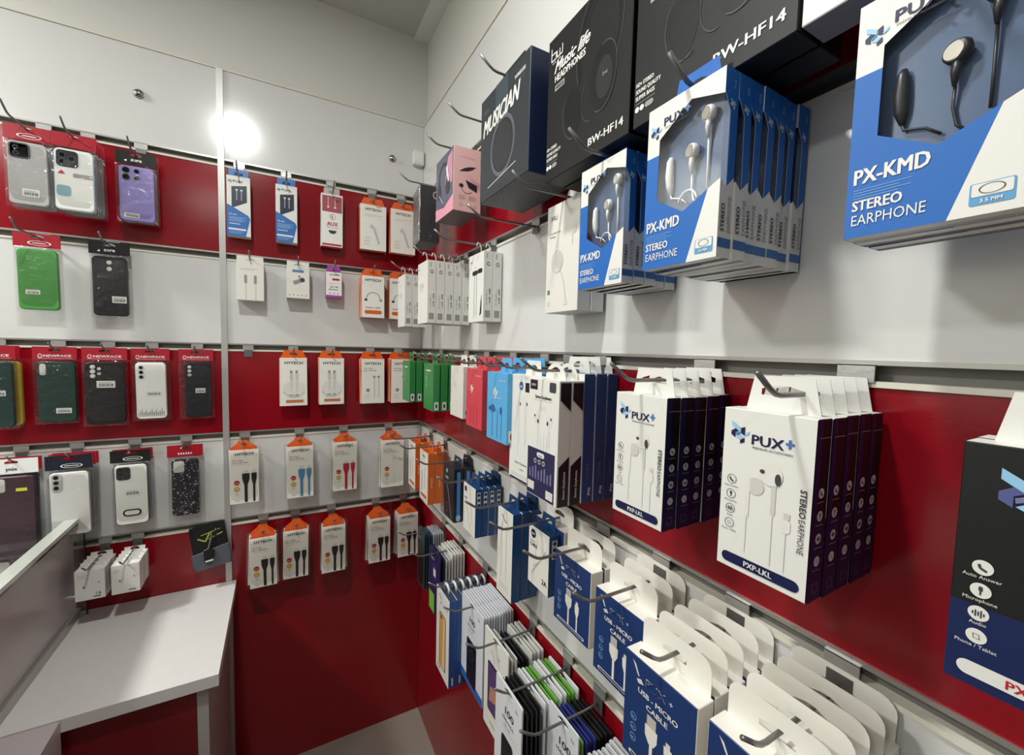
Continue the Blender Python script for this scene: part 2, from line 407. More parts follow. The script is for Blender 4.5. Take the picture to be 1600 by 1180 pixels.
def icon(p, f, u, v, r, ringm, inner, kind):
    a, b = p.frame(f)[4:]
    if f == 'front': p.ring(f, u, v, r, r*.1, ringm, 2)
    else: p.disc(f, u, v, r, ringm, 2)
    s = r/a; t = r/b
    if kind == 0: p.line(f, [(u-s*.35, v+t*.4), (u-s*.25, v-t*.1), (u+s*.4, v-t*.4)], r*.3, inner, 3)
    elif kind == 1: p.pill(f, u-s*.2, v-t*.1, u+s*.2, v+t*.6, inner, 3); p.rect(f, u-s*.08, v-t*.6, u+s*.08, v-t*.1, inner, 3)
    elif kind == 2:
        for k, q in enumerate((.2, .45, .3, .5, .2)): p.rect(f, u+s*(-.6+k*.26), v-t*q, u+s*(-.45+k*.26), v+t*q, inner, 3)
    else: p.ring(f, u, v, r*.5, r*.1, inner, 3, .8, n=4, tilt=45)

def m_pxp(black=False):
    def mk():
        w, h, t = .077, .146, .0212; r = thing('earphone_box', '', 'box'); b = MB(); p = Paint(b, w, h, t)
        if black:
            bk = mat('#1a1b1c', .42, spec=.35); nv = mat('#16234f', .42, spec=.35)
            b.carton(w, h, t, .0006, bk, bk, bk, WHITE, nv, bk); p.rect('front', .003, .003, .997, .34, nv)
            logo(p, 'front', .2, .72, .024, mat('#51578c', .4), LB, mat('#6f74a6', .4)); pux(p, 'front', .52, .76, .0095, PW, LB)
            ic, tm, ii = PW, PW, DG; bud = mat('#e6e5e0', .4)
            for k, (v, s) in enumerate(((.5, 'Auto Answer'), (.405, 'Microphone'), (.31, 'Audio'), (.215, 'Phone / Tablet'))):
                p.disc('front', .16, v, .0042, PW, 2); icon(p, 'front', .16, v, .0044, PW, DG, k); p.text('front', s, .16, v-.047, .0021, PW, al='c')
            p.disc('front', .62, .47, .0098, bud, 2, 1.2); p.rect('front', .5, .2, .585, .47, bud, 2); p.rect('front', .535, .05, .555, .2, bud, 2)
            p.disc('front', .86, .45, .011, bud, 2, .8); p.rect('front', .88, .12, .93, .4, bud, 2)
            p.pill('front', .07, .045, .93, .105, PW, 3); p.text('front', 'PXP-LKL', .5, .058, .0052, RD, True, 'c', l=4)
        else:
            sd = mat('#0d0d18', .42, spec=.3); b.carton(w, h, t, .0006, PW, sd, sd, PW, PW, PW)
            p.rect('right', .01, .004, .99, .45, NAVY); p.rect('left', .01, .004, .99, .45, NAVY)
            p.rect('right', .0, .0, .35, 1, mat('#161a48', .42, spec=.3), 1.5)
            logo(p, 'front', .1, .79, .0165); pux(p, 'front', .35, .80, .0088); p.text('front', 'PREMIUM ACCESSORIES', .36, .775, .002, TXT, wide=.033)
            g1, g2 = mat('#dcdad3', .4), mat('#c7c5be', .4)
            p.disc('front', .42, .555, .0075, g2, 2); p.rect('front', .31, .36, .36, .59, g1, 2); p.line('front', [(.335, .36), (.335, .14)], .0008, LG, 2)
            p.disc('front', .58, .645, .0093, g1, 3, 1.05); p.disc('front', .66, .628, .005, DG, 4, .5); p.disc('front', .49, .655, .0018, DG, 4, 1.2)
            p.rect('front', .595, .42, .645, .6, g2, 2); p.line('front', [(.62, .42), (.62, .12)], .0009, LG, 2)
            p.pill('front', .72, .34, .81, .42, g1, 2); p.rect('front', .735, .42, .80, .455, g2, 2); p.line('front', [(.765, .34), (.765, .12)], .0009, LG, 2)
            for k, (v, s) in enumerate(((.56, 'Auto Answer'), (.467, 'Microphone'), (.375, 'Audio'), (.283, 'Phone / Tablet'))):
                icon(p, 'front', .14, v, .0043, TXT, TXT, k); p.text('front', s, .14, v-.048, .0017, TXT, al='c')
            p.text('front', 'STEREO', .885, .61, .0048, TXT, True, rot=-90, l=3, wide=.0225); p.text('front', 'EARPHONE', .885, .445, .0048, TXT, rot=-90, l=3, wide=.0275)
            p.pill('front', .07, .035, .93, .098, NAVY, 2); p.text('front', 'PXP-LKL', .5, .05, .0048, PW, True, 'c', l=3)
            for f in ('right', 'left'):
                for k, v in enumerate((.60, .475, .35, .225)):
                    icon(p, f, .5, v, .0042, mat('#c8c8cc', .4), NAVY, k); p.line(f, [(.25, v-.05), (.75, v-.05)], .0006, GREY, 2)
                p.line(f, [(.1, .9), (.9, .9)], .0006, GREY, 2); p.ring(f, .5, .075, .0055, .0004, GREY, 2, n=4, tilt=45)
        b.obj('carton', r); tab(r, w, h, t, PW, 'trap', .03, .062, hz=.0165, hole=.036); return r
    return mk
PXPW, PXPB = m_pxp(), m_pxp(True)

def m_kmd(dark):
    def mk():
        w, h, t = .086, .161, .0185; r = thing('earphone_box', '', 'box'); b = MB(); p = Paint(b, w, h, t)
        BL = mat('#1a62b2', .5, spec=.35, name='blue_card'); SG = mat('#d9d8d3', .4); TR = mat('#3e5576', .35, name='tray_card')
        b.box((-w/2, -t/2+.0105, .0), (w/2, t/2, h), BL)
        b.box((-w/2+.0003, -t/2+.0002, 0), (w/2-.0003, t/2, .0006), SG); b.box((-w/2, -t/2+.0002, h-.0006), (w/2, t/2, h), BL)
        b.box((-w/2, -t/2+.0002, 0), (-w/2+.0006, t/2, h), BL); b.box((-w/2+.001, -t/2+.0098, .04), (w/2-.001, -t/2+.0104, h-.004), TR)
        p.poly('front', [(0,.70),(.18,.70),(.18,.79),(.6,.93),(1,.86),(1,1),(0,1)], PW, 0)
        p.poly('front', [(0,0),(.63,0),(.86,.384),(.55,.303),(.18,.42),(.18,.70),(0,.70)], BL, 0)
        p.poly('front', [(.63,0),(1,0),(1,.42),(.86,.384)], PW, 0)
        p.poly('right', [(0,0),(1,0),(1,.44),(.42,.38),(0,.42)], SG, 0); p.poly('right', [(0,.86),(.42,.78),(.42,.38),(1,.44),(1,1),(0,1)], BL, 0)
        p.line('right', [(.42, .78), (.42, .38)], .0006, PW, 2); p.line('right', [(0, .86), (.42, .78)], .0006, PW, 2)
        logo(p, 'front', .05, .80, .013); pux(p, 'front', .24, .86, .0078); p.text('front', 'PREMIUM ACCESSORIES', .25, .842, .0015, TXT, wide=.028)
        p.text('front', 'PX-KMD', .05, .23, .0105, PW, True, wide=.040); p.small('front', .05, .205, .42, 4, mat('#6fa5da', .4), .012, .0004)
        p.text('front', 'STEREO', .05, .115, .0072, PW, True, wide=.0275); p.text('front', 'EARPHONE', .05, .052, .0075, PW, wide=.040)
        p.pill('front', .74, .035, .955, .115, mat('#4f97c8', .4), 1, .0012); p.pill('front', .75, .066, .945, .112, PW, 2, .001); p.text('front', '3.5 MM', .847, .043, .0022, PW, True, 'c', l=3)
        p.ring('front', .847, .09, .003, .0003, TXT, 3, 1.8)
        p.rect('right', .02, .055, .98, .105, mat('#2a64a4', .4), 1); p.text('right', 'STEREO', .42, .14, .0050, TXT, True, rot=90, wide=.024); p.text('right', 'EARPHONE', .88, .14, .0050, GREY, rot=90, wide=.031)
        logo(p, 'right', .4, .79, .0075, PW, LB, LB); p.text('right', 'PUX', .75, .90, .0028, LB, rot=90)
        b.obj('carton', r)
        b = MB(); q = Paint(b, w, h, t)
        q.poly('front', [(.18,.79),(.6,.93),(1,.86),(1,.42),(.86,.384),(.55,.303),(.18,.42)], FILM, -1); q.poly('right', [(0,.86),(.42,.78),(.42,.38),(0,.42)], FILM, -1)
        b.obj('window_film', r)
        yb = -t/2+.0095; wire = mat('#26262a', .4) if dark else mat('#e3e2de', .35); disc = mat('#d9d2c4', .22, metal=.6)
        for x, z in ((.008, .104), (.024, .131)):
            b = MB(); cxm = Vector((x, yb-.005, z))
            b.tube([cxm+Vector((.0035,.0048,0)), cxm+Vector((.002,.0025,0)), cxm+Vector((0,0,0)), cxm+Vector((-.0008,-.0022,0))], [.0042, .0068, .0072, .0064], wire, 20)
            b.tube([cxm+Vector((.001,0,-.005)), cxm+Vector((.0,0,-.012)), cxm+Vector((0,.001,-.02))], [.0026, .0023, .0012], wire, 10)
            eb = b.obj('earbud', r, smooth=True)
            b = MB(); b.tube([cxm+Vector((-.0006,-.0020,0)), cxm+Vector((-.0009,-.0026,0)), cxm+Vector((-.001,-.0030,0))], [.0056, .0056, .0050], disc, 20); b.obj('metal_cap', eb)
        b = MB(); b.tube([(-.018, yb-.0025, .108), (-.0185, yb-.003, .104), (-.0185, yb-.003, .090), (-.018, yb-.0025, .080), (-.017, yb-.002, .072)], [.0018, .0034, .0042, .0038, .0016], wire, 12); b.obj('remote', r, smooth=True)
        b = MB()
        b.tube([(.008, yb-.003, .084), (.0075, yb-.002, .072), (.010, yb-.002, .060), (.014, yb-.002, .056)], .0009, wire, 8); b.tube([(.024, yb-.003, .111), (.024, yb-.002, .085), (.024, yb-.002, .064)], .0009, wire, 8)
        b.tube([(-.017, yb-.002, .072), (-.016, yb-.002, .068), (-.005, yb-.002, .065), (.003, yb-.002, .058)], .0009, wire, 8)
        if not dark: b.tube([(.011*math.cos(R(a))+.004, yb-.003, .056+.014*math.sin(R(a))) for a in range(15, 170, 15)], .0009, wire, 8)
        b.obj('cable', r, smooth=True)
        tab(r, w, h, t, BL, 'trap', .026, .055, hz=.011); return r
    return mk
KMDW, KMDD = m_kmd(False), m_kmd(True)

def m_bw():
    w, h, t = .180, .209, .033; r = thing('headphone_box', '', 'box'); b = MB(); p = Paint(b, w, h, t)
    K = mat('#141416', .42, spec=.3, name='black_card'); K2 = mat('#2a2a2c', .35, spec=.3); K3 = mat('#47474a', .3); K4 = mat('#0c0c0d', .4, spec=.3)
    b.carton(w, h, t, .0008, K, K4, K4, K4, mat('#1c1c20', .5), K)
    p.ring('front', .66, .70, .075, .014, K4, 1, .62, -35, 215, tilt=-6); p.ring('front', .66, .70, .0745, .002, K3, 2, .62, -35, 215, tilt=-6); p.ring('front', .67, .69, .058, .0016, K2, 2, .62, -20, 190, tilt=-6)
    p.disc('front', .72, .44, .042, K4, 2, .62, 32); p.ring('front', .72, .44, .042, .0016, K3, 3, .62, 250, 470, tilt=-8); p.disc('front', .735, .43, .026, K2, 3, .6, 28); p.text('front', 'bw', .72, .44, .006, GREY, l=4)
    p.disc('front', .36, .36, .034, K4, 1, .6, 28); p.ring('front', .36, .36, .036, .0018, K3, 2, .6, 120, 290, tilt=8); p.ring('front', .385, .36, .036, .0014, K2, 2, .6, 120, 290, tilt=8); p.ring('front', .58, .37, .03, .0012, K3, 3, .6, 120, 280)
    # bw letter mark
    for pts in ([(.05,.93),(.05,.84),(.115,.84),(.115,.885),(.05,.885)], [(.13,.885),(.13,.84),(.205,.84),(.205,.90)], [(.168,.885),(.168,.84)]): p.line('front', pts, .0017, PW, 2)
    p.marks('front', 9, .05, .815, .0028, PW, wide=.028)
    p.text('front', 'Music life', .10, .735, .0165, PW, True, shear=.45, wide=.080); p.text('front', 'HEADPHONES', .11, .672, .0098, PW, True, wide=.072)
    p.pill('front', .11, .61, .245, .65, GREY, 1, .001); p.text('front', 'WIRELESS', .177, .622, .0034, K4, True, 'c')
    for k, s in enumerate(('HD+ STEREO', 'SOUND QUALITY', 'SUPER BASS')): p.text('front', s, .02, .215-.036*k, .0046, PW, True, wide=(.026, .036, .028)[k])
    p.small('front', .02, .125, .18, 1, GREY, .01); p.disc('front', .035, .095, .0032, PW, 2); p.disc('front', .075, .095, .0032, PW, 2); p.pill('front', .1, .08, .17, .11, GREY, 2)
    p.text('front', 'BW-HF14', .58, .07, .0100, PW, True, wide=.066)
    b.obj('carton', r); tab(r, w, h, t, K4, 'trap', .04, .1, hz=.03); return r
def m_musician():
    w, h, t = .186, .193, .10; r = thing('headphone_box', '', 'box'); b = MB(); p = Paint(b, w, h, t)
    K = mat('#2c3035', .42, spec=.35); N = mat('#152443', .4, spec=.35); G = mat('#565b62', .4); K4 = mat('#191b1f', .4)
    b.carton(w, h, t, .001, K, N, N, mat('#2a2c31', .4), mat('#3a3c40', .4), K)
    p.rect('front', .34, .62, .6, .998, mat('#364247', .4)); p.text('front', 'PS75', .08, .83, .0085, G, True); p.text('front', 'WIRELESS', .92, .86, .006, PW, True, 'r'); p.marks('front', 6, .92, .82, .004, G, False, 'r')
    p.text('front', 'MUSICIAN', .07, .62, .030, PW, True, shear=.3, rot=4, wide=.135)
    p.ring('front', .5, .40, .052, .007, G, 1, .9); p.ring('front', .5, .40, .045, .006, K4, 2, .9); p.disc('front', .5, .40, .039, mat('#23262a', .4), 2, .9, 28)
    p.line('front', [(.2, .1), (.78, .16)], .0012, PW, 2); p.line('front', [(.12, .06), (.5, .1)], .0006, G, 2); p.text('right', 'PS75', .72, .07, .0085, LB, l=2)
    p.ring('bottom', .5, .5, .04, .002, G, 1, 1.6)
    b.obj('carton', r); tab(r, w, h, t, K4, 'trap', .03, .1, hz=.02, y=-t/2+.02); return r
def m_pink():
    w, h, t = .126, .150, .072; r = thing('headset_box', '', 'box'); b = MB(); p = Paint(b, w, h, t)
    PK = mat('#d9b3ae', .4); P2 = mat('#c98aa0', .4); K = mat('#23232b', .4); BG = mat('#55566b', .4); PI = mat('#e39bb0', .4)
    b.carton(w, h, t, .0008, BG, PK, PK, mat('#3a3032', .4), mat('#4a3a3c', .4), PK)
    p.poly('front', [(0,0),(1,0),(1,.25),(.5,.14),(0,.2)], PI); p.poly('front', [(.55,.5),(.95,.45),(.95,.95),(.7,.9)], P2)
    p.ring('front', .45, .6, .042, .009, K, 2, .9, -20, 210); p.disc('front', .2, .46, .02, K, 3, .7); p.disc('front', .7, .46, .022, K, 3, .7); p.line('front', [(.2, .4), (.45, .22)], .002, LG, 3); p.poly('front', [(.6,.75),(.72,.5),(.78,.52),(.68,.8)], PW, 3)
    def leaf(u, v, sx, sy): p.poly('right', [(u-sx,v-sy),(u-sx*.4,v+sy*.1),(u+sx*.2,v+sy*.7),(u+sx,v+sy),(u+sx*.6,v+sy*.1),(u,v-sy*.6)], K, 2)
    leaf(.5, .67, .3, .055); p.poly('right', [(.42,.5),(.85,.44),(.85,.33),(.55,.38)], K, 2); p.disc('right', .28, .4, .0045, K, 2, 1.3); p.ring('right', .5, .38, .014, .0012, K, 2, 1.1, 180, 320)
    p.marks('right', 17, .5, .84, .0028, P2, False, 'c'); p.small('right', .2, .25, .45, 5, mat('#a5807e', .5), .016, .0006); p.small('right', .55, .25, .85, 5, mat('#a5807e', .5), .016, .0006)
    for u in (.28, .55, .8): p.ring('right', u, .1, .004, .0006, mat('#8a6a6a', .5), 2)
    b.obj('carton', r); tab(r, w, h, t, mat('#3a3032', .4), 'trap', .03, .08, hz=.02); return r
def m_greybox():
    w, h, t = .105, .165, .06; r = thing('headphone_box', '', 'box'); b = MB(); p = Paint(b, w, h, t)
    G = mat('#33353a', .4, spec=.35); b.carton(w, h, t, .0008, mat('#6d6a66', .3), G, G, mat('#303236', .4), mat('#303236', .4), G)
    p.ring('right', .82, .84, .0115, .0032, LG, 2, .85); p.text('right', 'N', .8, .5, .005, LG, True); p.small('right', .8, .4, 1, 6, GREY, .03)
    p.ring('front', .5, .6, .045, .01, mat('#3c3b3b', .3), 2, .7); p.rect('front', .1, .08, .9, .16, mat('#8c8780', .3), 2)
    b.obj('carton', r); b = MB(); Paint(b, w, h, t); b.carton(w+.004, h+.004, t+.004, .004, PLASTIC, PLASTIC, PLASTIC, PLASTIC, PLASTIC, PLASTIC); b.obj('clear_sleeve', r, loc=(0, 0, -.002))
    tab(r, w, h, t, G, 'trap', .03, .06, hz=.02); return r
def m_plainbox():
    w, h, t = .178, .209, .034; r = thing('headphone_box', '', 'box'); b = MB(); p = Paint(b, w, h, t)
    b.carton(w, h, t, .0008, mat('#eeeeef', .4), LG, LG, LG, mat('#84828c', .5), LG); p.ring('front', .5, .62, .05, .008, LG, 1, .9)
    b.obj('carton', r); tab(r, w, h, t, LG, 'trap', .04, .1, hz=.03); return r
def m_xili():
    w, h, t = .092, .182, .026; r = thing('earphone_box', '', 'box'); b = MB(); p = Paint(b, w, h, t)
    W = mat('#dbd9d1', .4); b.carton(w, h, t, .0007, W, LG, LG, W, LG, W); g = mat('#d2cfc8', .4); g2 = mat('#c2bfb8', .4)
    p.text('front', 'XILI', .12, .86, .0075, TXT, False, wide=.019); p.marks('front', 19, .12, .735, .003, TXT, wide=.03); p.marks('front', 8, .12, .7, .003, TXT, wide=.016)
    p.disc('front', .38, .47, .019, g, 1, .85, 28); p.disc('front', .42, .475, .014, g2, 2, .75, 24); p.ring('front', .36, .47, .019, .001, LG, 3, .85)
    p.disc('front', .86, .72, .008, g, 2, .6); p.line('front', [(.82, .7), (.8, .58)], .001, g2, 2); p.line('front', [(.45, .40), (.6, .25), (.66, .08)], .0016, g2, 2); p.rect('front', .60, .06, .7, .09, g, 2)
    p.rect('front', .07, .175, .15, .215, mat('#4c8a5c', .4), 2); p.small('front', .07, .1, .16, 3, GREY, .015)
    b.obj('carton', r); tab(r, w, h, t, W, 'round', .03, .05, hz=.010); return r
def m_slim(black):
    def mk():
        w, h, t = .088, .166, .0235; r = thing('earphone_box', '', 'box'); b = MB(); p = Paint(b, w, h, t)
        W = mat('#e4e3dd', .4); Sd = mat('#d3d1cb', .45); b.carton(w, h, t, .0006, W, Sd, Sd, W, Sd, W)
        p.text('front', 'bw', .12, .88, .006, GREY, True); p.disc('front', .45, .8, .0016, TXT, 2)
        if black:
            p.pill('front', .25, .69, .62, .755, BLACK, 2); p.pill('front', .62, .7, .92, .765, BLACK, 2); p.line('front', [(.4, .7), (.4, .06)], .0012, BLACK, 2); p.line('front', [(.55, .7), (.55, .08)], .0012, BLACK, 2); p.poly('front', [(.78,.08),(.84,.28),(.9,.4),(.9,.12)], BLACK, 2)
        else: p.rect('front', .2, .58, .62, .66, LG, 2); p.small('front', .2, .56, .6, 3, LG, .02)
        p.ring('right', .5, .82, .0048, .0014, TXT, 2, .9); p.marks('right', 4, .4, .9, .0035, TXT, rot=90)
        p.marks('right', 12, .42, .24, .0032, GREY, rot=90, wide=.035); p.marks('right', 9, .78, .24, .004, TXT, True, rot=90, wide=.045); p.rect('right', .2, .06, .78, .16, GREY, 1)
        b.obj('carton', r)
        b = MB(); b.tube([(.002, -t/2+.012, h-.001), (.002, -t/2+.011, h+.016), (.002, -t/2+.007, h+.026), (.002, -t/2+.002, h+.027), (.002, -t/2-.001, h+.018)], .0013, PW, 8); b.obj('hang_loop', r, smooth=True); return r
    return mk
SLIM, SLIMB = m_slim(False), m_slim(True)
def m_color(hexc, w, h, t, sticker=True, design=None, name='cable_box', tabhex=None):
    def mk():
        r = thing(name, '', 'box'); b = MB(); p = Paint(b, w, h, t); C = mat(hexc, .35); 
        d = [int(hexc[i:i+2], 16) for i in (1, 3, 5)]
        b.carton(w, h, t, .0006, C, C, C, C, C, C)
        if sticker: p.pill('right', .2, .03, .8, .2, PW, 1, .001); p.ring('right', .5, .115, .0045, .0012, TXT, 2, .7, n=8); p.rect('right', .4, .07, .6, .16, TXT, 2)
        if design == 'buds':
            DB = mat('#2f5f92', .4); p.text('front', 'fly', .3, .66, .016, PW, True, shear=.3); p.line('front', [(.2, .62), (.75, .64)], .0008, PW, 2); p.marks('front', 10, .9, .88, .003, PW, True, 'r')
            p.disc('front', .32, .47, .008, DB, 2); p.disc('front', .72, .46, .0075, DB, 2, .7); p.pill('front', .1, .43, .45, .49, DB, 2)
            for u in (.3, .55, .75): p.line('front', [(u, .46), (u, .05)], .0014, DB, 2)
        elif design == 'script':
            p.text('front', 'fly', .25, .62, .014, PW, True, shear=.3); p.marks('front', 10, .9, .88, .003, PW, True, 'r')
            for u in (.3, .5, .7): p.line('front', [(u, .4), (u, .05)], .0012, mat('#a03038', .4), 2)
        elif design == 'green':
            p.marks('front', 5, .35, .5, .010, mat('#9fd29f', .4), True, rot=90); p.rect('front', .25, .84, .75, .87, PW, 2)
        elif design == 'pale': p.text('front', 'fly', .3, .6, .012, LG, True); p.small('front', .2, .3, .8, 3, LG, .04)
        b.obj('carton', r); tab(r, w, h, t, mat(tabhex or hexc, .4), 'trap', .028, w*.55, hz=.013, hole=.02); return r
    return mk
GREEN = m_color('#2f7f42', .084, .128, .019, True, 'green'); PALE = m_color('#d9d7cf', .085, .128, .020, True, 'pale')
CORAL = m_color('#c9434f', .085, .130, .019, False, 'script'); SKY = m_color('#57a7d8', .085, .132, .021, True, 'buds')
def m_heru(plain):
    def mk():
        w, h, t = .085, .190, .0225; r = thing('earphone_box', '', 'box'); b = MB(); p = Paint(b, w, h, t)
        b.carton(w, h, t, .0006, PW, PW, PW, PW, PW, PW); g = mat('#d6d5d0', .4); K = mat('#17161f', .38); V = mat('#26244a', .35)
        if plain:
            p.disc('front', .45, .90, .008, mat('#2a5aa0', .4), 2, .9, 8); p.text('front', 'pu', .45, .885, .006, PW, True, 'c', l=3); p.pill('front', .62, .85, .98, .935, K, 2, .001)
            for u, v in ((.35, .74), (.62, .75)): p.disc('front', u, v, .006, g, 1, .8); p.disc('front', u+.08, v-.01, .003, K, 2, .5); p.rect('front', u-.02, .35, u+.05, v, g, 1)
            p.line('front', [(.35, .35), (.35, .22)], .001, g, 1); p.text('front', 'Stereo Earphone', .5, .16, .0045, TXT, False, 'c'); p.marks('front', 6, .55, .11, .003, TXT, False, 'c'); p.small('front', .1, .06, .9, 2, GREY, .02); p.pill('front', .05, -.0, .95, .02, V, 2)
        else:
            p.rect('front', .05, .905, .3, .985, K, 2); p.text('front', 'HERU', .175, .935, .0038, PW, False, 'c', l=3); p.pill('front', .7, .90, .9, .98, DG, 2, .003)
            p.text('front', 'Stereo Earphones', .5, .835, .0055, TXT, True, 'c', wide=.045); p.line('front', [(.2, .82), (.8, .82)], .0004, GREY, 2)
            for u in (.45, .57): p.ring('front', u, .76, .0035, .0006, LG, 2)
            for u, sg in ((.3, 1), (.72, -1)): p.disc('front', u, .665, .0085, g, 1, 1, 20); p.disc('front', u+sg*.05, .645, .0034, K, 3, .6); p.disc('front', u-sg*.06, .685, .0018, K, 3); p.rect('front', u-.02+sg*.03, .44, u+.05+sg*.03, .65, g, 1)
            for u in (.35, .45, .55, .65): p.line('front', [(u, .42), (u, .54)], .002, g, 1)
            p.rect('front', .02, .01, .93, .41, V, 2); p.pill('front', .35, .345, .6, .385, PW, 3); p.marks('front', 6, .475, .355, .0028, V, True, 'c', l=4)
            for u in (.3, .44, .58): p.ring('front', u, .305, .0036, .001, PW, 3)
            for k in range(8): p.pill('front', .1+.1*k, .15, .15+.1*k, .23+.02*(k % 3), mat('#6d6c8f', .4), 3)
            p.rect('front', .05, .05, .28, .12, LG, 3); p.rect('front', .68, .03, .9, .1, LG, 3)
            for f in ('right', 'left'):
                p.poly(f, [(.1,.85),(.95,.76),(.95,.985),(.1,.985)], K, 2); p.poly(f, [(.1,.0),(.95,.0),(.95,.40),(.1,.32)], K, 2); p.text(f, 'Stereo Earphones', .65, .06, .0042, PW, True, rot=90, wide=.042, l=3)
        b.obj('carton', r); tab(r, w, h, t, PW, 'dome' if not plain else 'trap', .026, .055, hz=.013); return r
    return mk
HERU, HERUP = m_heru(False), m_heru(True)
def m_navyside(w, h, t, cable=False, name='cable_box', front='usb'):
    def mk():
        r = thing(name, '', 'box'); b = MB(); p = Paint(b, w, h, t); N = mat('#17406f', .36, name='navy_card'); N2 = mat('#122a48', .36)
        b.carton(w, h, t, .0006, mat('#dfddd5', .4), N, N, N, N2, N); g = mat('#b9b2a6', .45)
        if front == 'pen': p.line('front', [(.3, .85), (.3, .2)], .0012, g, 2); p.line('front', [(.62, .83), (.62, .2)], .0012, g, 2); p.line('front', [(.3, .93), (.45, .88), (.62, .86)], .0022, DG, 2); p.small('front', .2, .13, .8, 3, GREY, .02)
        elif front == 'cable':
            p.disc('front', .24, .88, .0085, NAVY, 2); p.text('front', 'pux', .24, .865, .005, PW, True, 'c', l=3); p.marks('front', 5, .1, .74, .0045, GREY); p.text('front', 'CABLE', .1, .66, .0065, TXT, True, wide=.024)
            p.line('front', [(.85, .72), (.6, .5), (.2, .2)], .002, g, 2); p.line('front', [(.5, .82), (.75, .6), (.3, .33)], .0015, g, 2); p.text('front', '2A', .7, .14, .010, TXT, True)
        elif front == 'small': p.disc('front', .2, .88, .007, NAVY, 2); p.line('front', [(.3, .6), (.6, .1)], .0018, g, 2); p.line('front', [(.6, .66), (.8, .2)], .0018, g, 2); p.text('front', 'CABLE', .1, .68, .004, TXT, True)
        elif front == 'long': p.small('front', .2, .8, .8, 4, LG, .05)
        if front in ('cable', 'small'):
            p.rect('right', .25, .62, .78, .93, LG, 1)
            for k in range(3): p.disc('right', .515, .88-.105*k, .0038, N2, 2)
        elif front == 'long': p.small('right', .4, .3, .62, 6, GREY, .02); p.text('right', 'pux', .7, .06, .006, LG, True, rot=80)
        p.marks('right', 13, .7, .06, .003, MB_, rot=90) if front != 'long' else None
        b.obj('carton', r); tab(r, w, h, t, N if front != 'long' else PW, 'trap', .026, w*.7, hz=.013); return r
    return mk
NSM = m_navyside(.074, .118, .0165, name='cable_box', front='small'); NTALL = m_navyside(.066, .185, .020, name='cable_box', front='pen')
NCAB = m_navyside(.070, .112, .022, name='cable_box', front='cable'); NLONG = m_navyside(.085, .200, .021, name='earphone_box', front='long')
def m_usb():
    w, h, t = .094, .120, .0235; r = thing('cable_box', '', 'box'); b = MB(); p = Paint(b, w, h, t); B = mat('#1a3567', .38, name='blue_print'); Wt = mat('#e6e3da', .42)
    b.carton(w, h, t, .0007, B, Wt, Wt, Wt, Wt, Wt)
    p.poly('front', [(.12,.955),(.21,.84),(.235,.835),(.17,.93)], PW, 2); p.poly('front', [(.19,.80),(.26,.825),(.3,.79),(.22,.77)], LG, 2)
    p.text('front', 'PUX', .33, .80, .0092, LG, False, wide=.026); p.text('front', 'PUX', .335, .803, .0080, B, False, wide=.025, l=3); p.text('front', '+', .66, .815, .006, LG, True)
    p.text('front', 'USB - MICRO', .5, .69, .0058, PW, True, 'c', wide=.052); p.text('front', 'CABLE', .5, .60, .0058, PW, True, 'c', wide=.028)
    W2 = mat('#dedcd4', .4)
    p.rect('front', .37, .47, .5, .57, mat('#b6b2a8', .35), 2); p.poly('front', [(.345,.47),(.525,.47),(.52,.37),(.475,.31),(.405,.31),(.35,.37)], W2, 2); p.rect('front', .418, .05, .462, .31, W2, 2)
    p.rect('front', .64, .44, .7, .485, LG, 2); p.poly('front', [(.615,.44),(.725,.44),(.72,.34),(.69,.28),(.655,.28),(.62,.34)], W2, 2); p.rect('front', .657, .05, .69, .28, W2, 2)
    p.pill('front', .12, .045, .88, .085, W2, 3); p.pill('front', .145, .054, .855, .076, B, 4)
    for k in range(3): p.ring('front', .17, .22+.1*k, .0042, .0005, LB, 2), p.marks('front', 2, .17, .205+.1*k, .0028, LB, False, 'c')
    b.obj('carton', r); tab(r, w, h, t, Wt, 'round', .036, w*.93, hz=.016, hole=.03); return r
def m_hybox(t=.024):
    def mk():
        w, h = .086, .162; r = thing('cable_box', '', 'box'); b = MB(); p = Paint(b, w, h, t); O = mat('#c65c1c', .4, name='orange_card'); 
        b.carton(w, h, t, .0006, PW, O, O, O, O, O); p.text('right', 'HYTECH', .62, .33, .0052, mat('#f0c9a0', .4), True, rot=90, wide=.032); p.text('front', 'HYTECH', .5, .88, .006, TXT, True, 'c')
        p.line('front', [(.3, .6), (.3, .2)], .003, TXT, 2); p.line('front', [(.65, .7), (.6, .25)], .002, GREY, 2); p.rect('front', .15, .08, .85, .14, O, 2)
        b.obj('carton', r); tab(r, w, h, t, OR, 'dome', .028, .05, hz=.012); return r
    return mk
HYBOX = m_hybox()
def m_blackblue():
    w, h, t = .080, .148, .026; r = thing('cable_box', '', 'box'); b = MB(); p = Paint(b, w, h, t); K = mat('#17181d', .3); B = mat('#3f7fc0', .35)
    b.carton(w, h, t, .0008, K, K, K, mat('#22252d', .3), K, K); p.line('right', [(.5, .05), (.5, .95)], .010, B, 1); p.pill('right', .25, .02, .75, .14, LB, 2)
    p.disc('front', .3, .9, .006, LB, 2); p.line('front', [(.3, .7), (.8, .05)], .0012, LG, 2); p.ring('front', .35, .2, .012, .0006, GREY, 2); p.text('front', 'CABLE', .15, .75, .006, LG, True)
    b.obj('carton', r); tab(r, w, h, t, mat('#232a38', .35), 'trap', .026, .06, hz=.013); return r

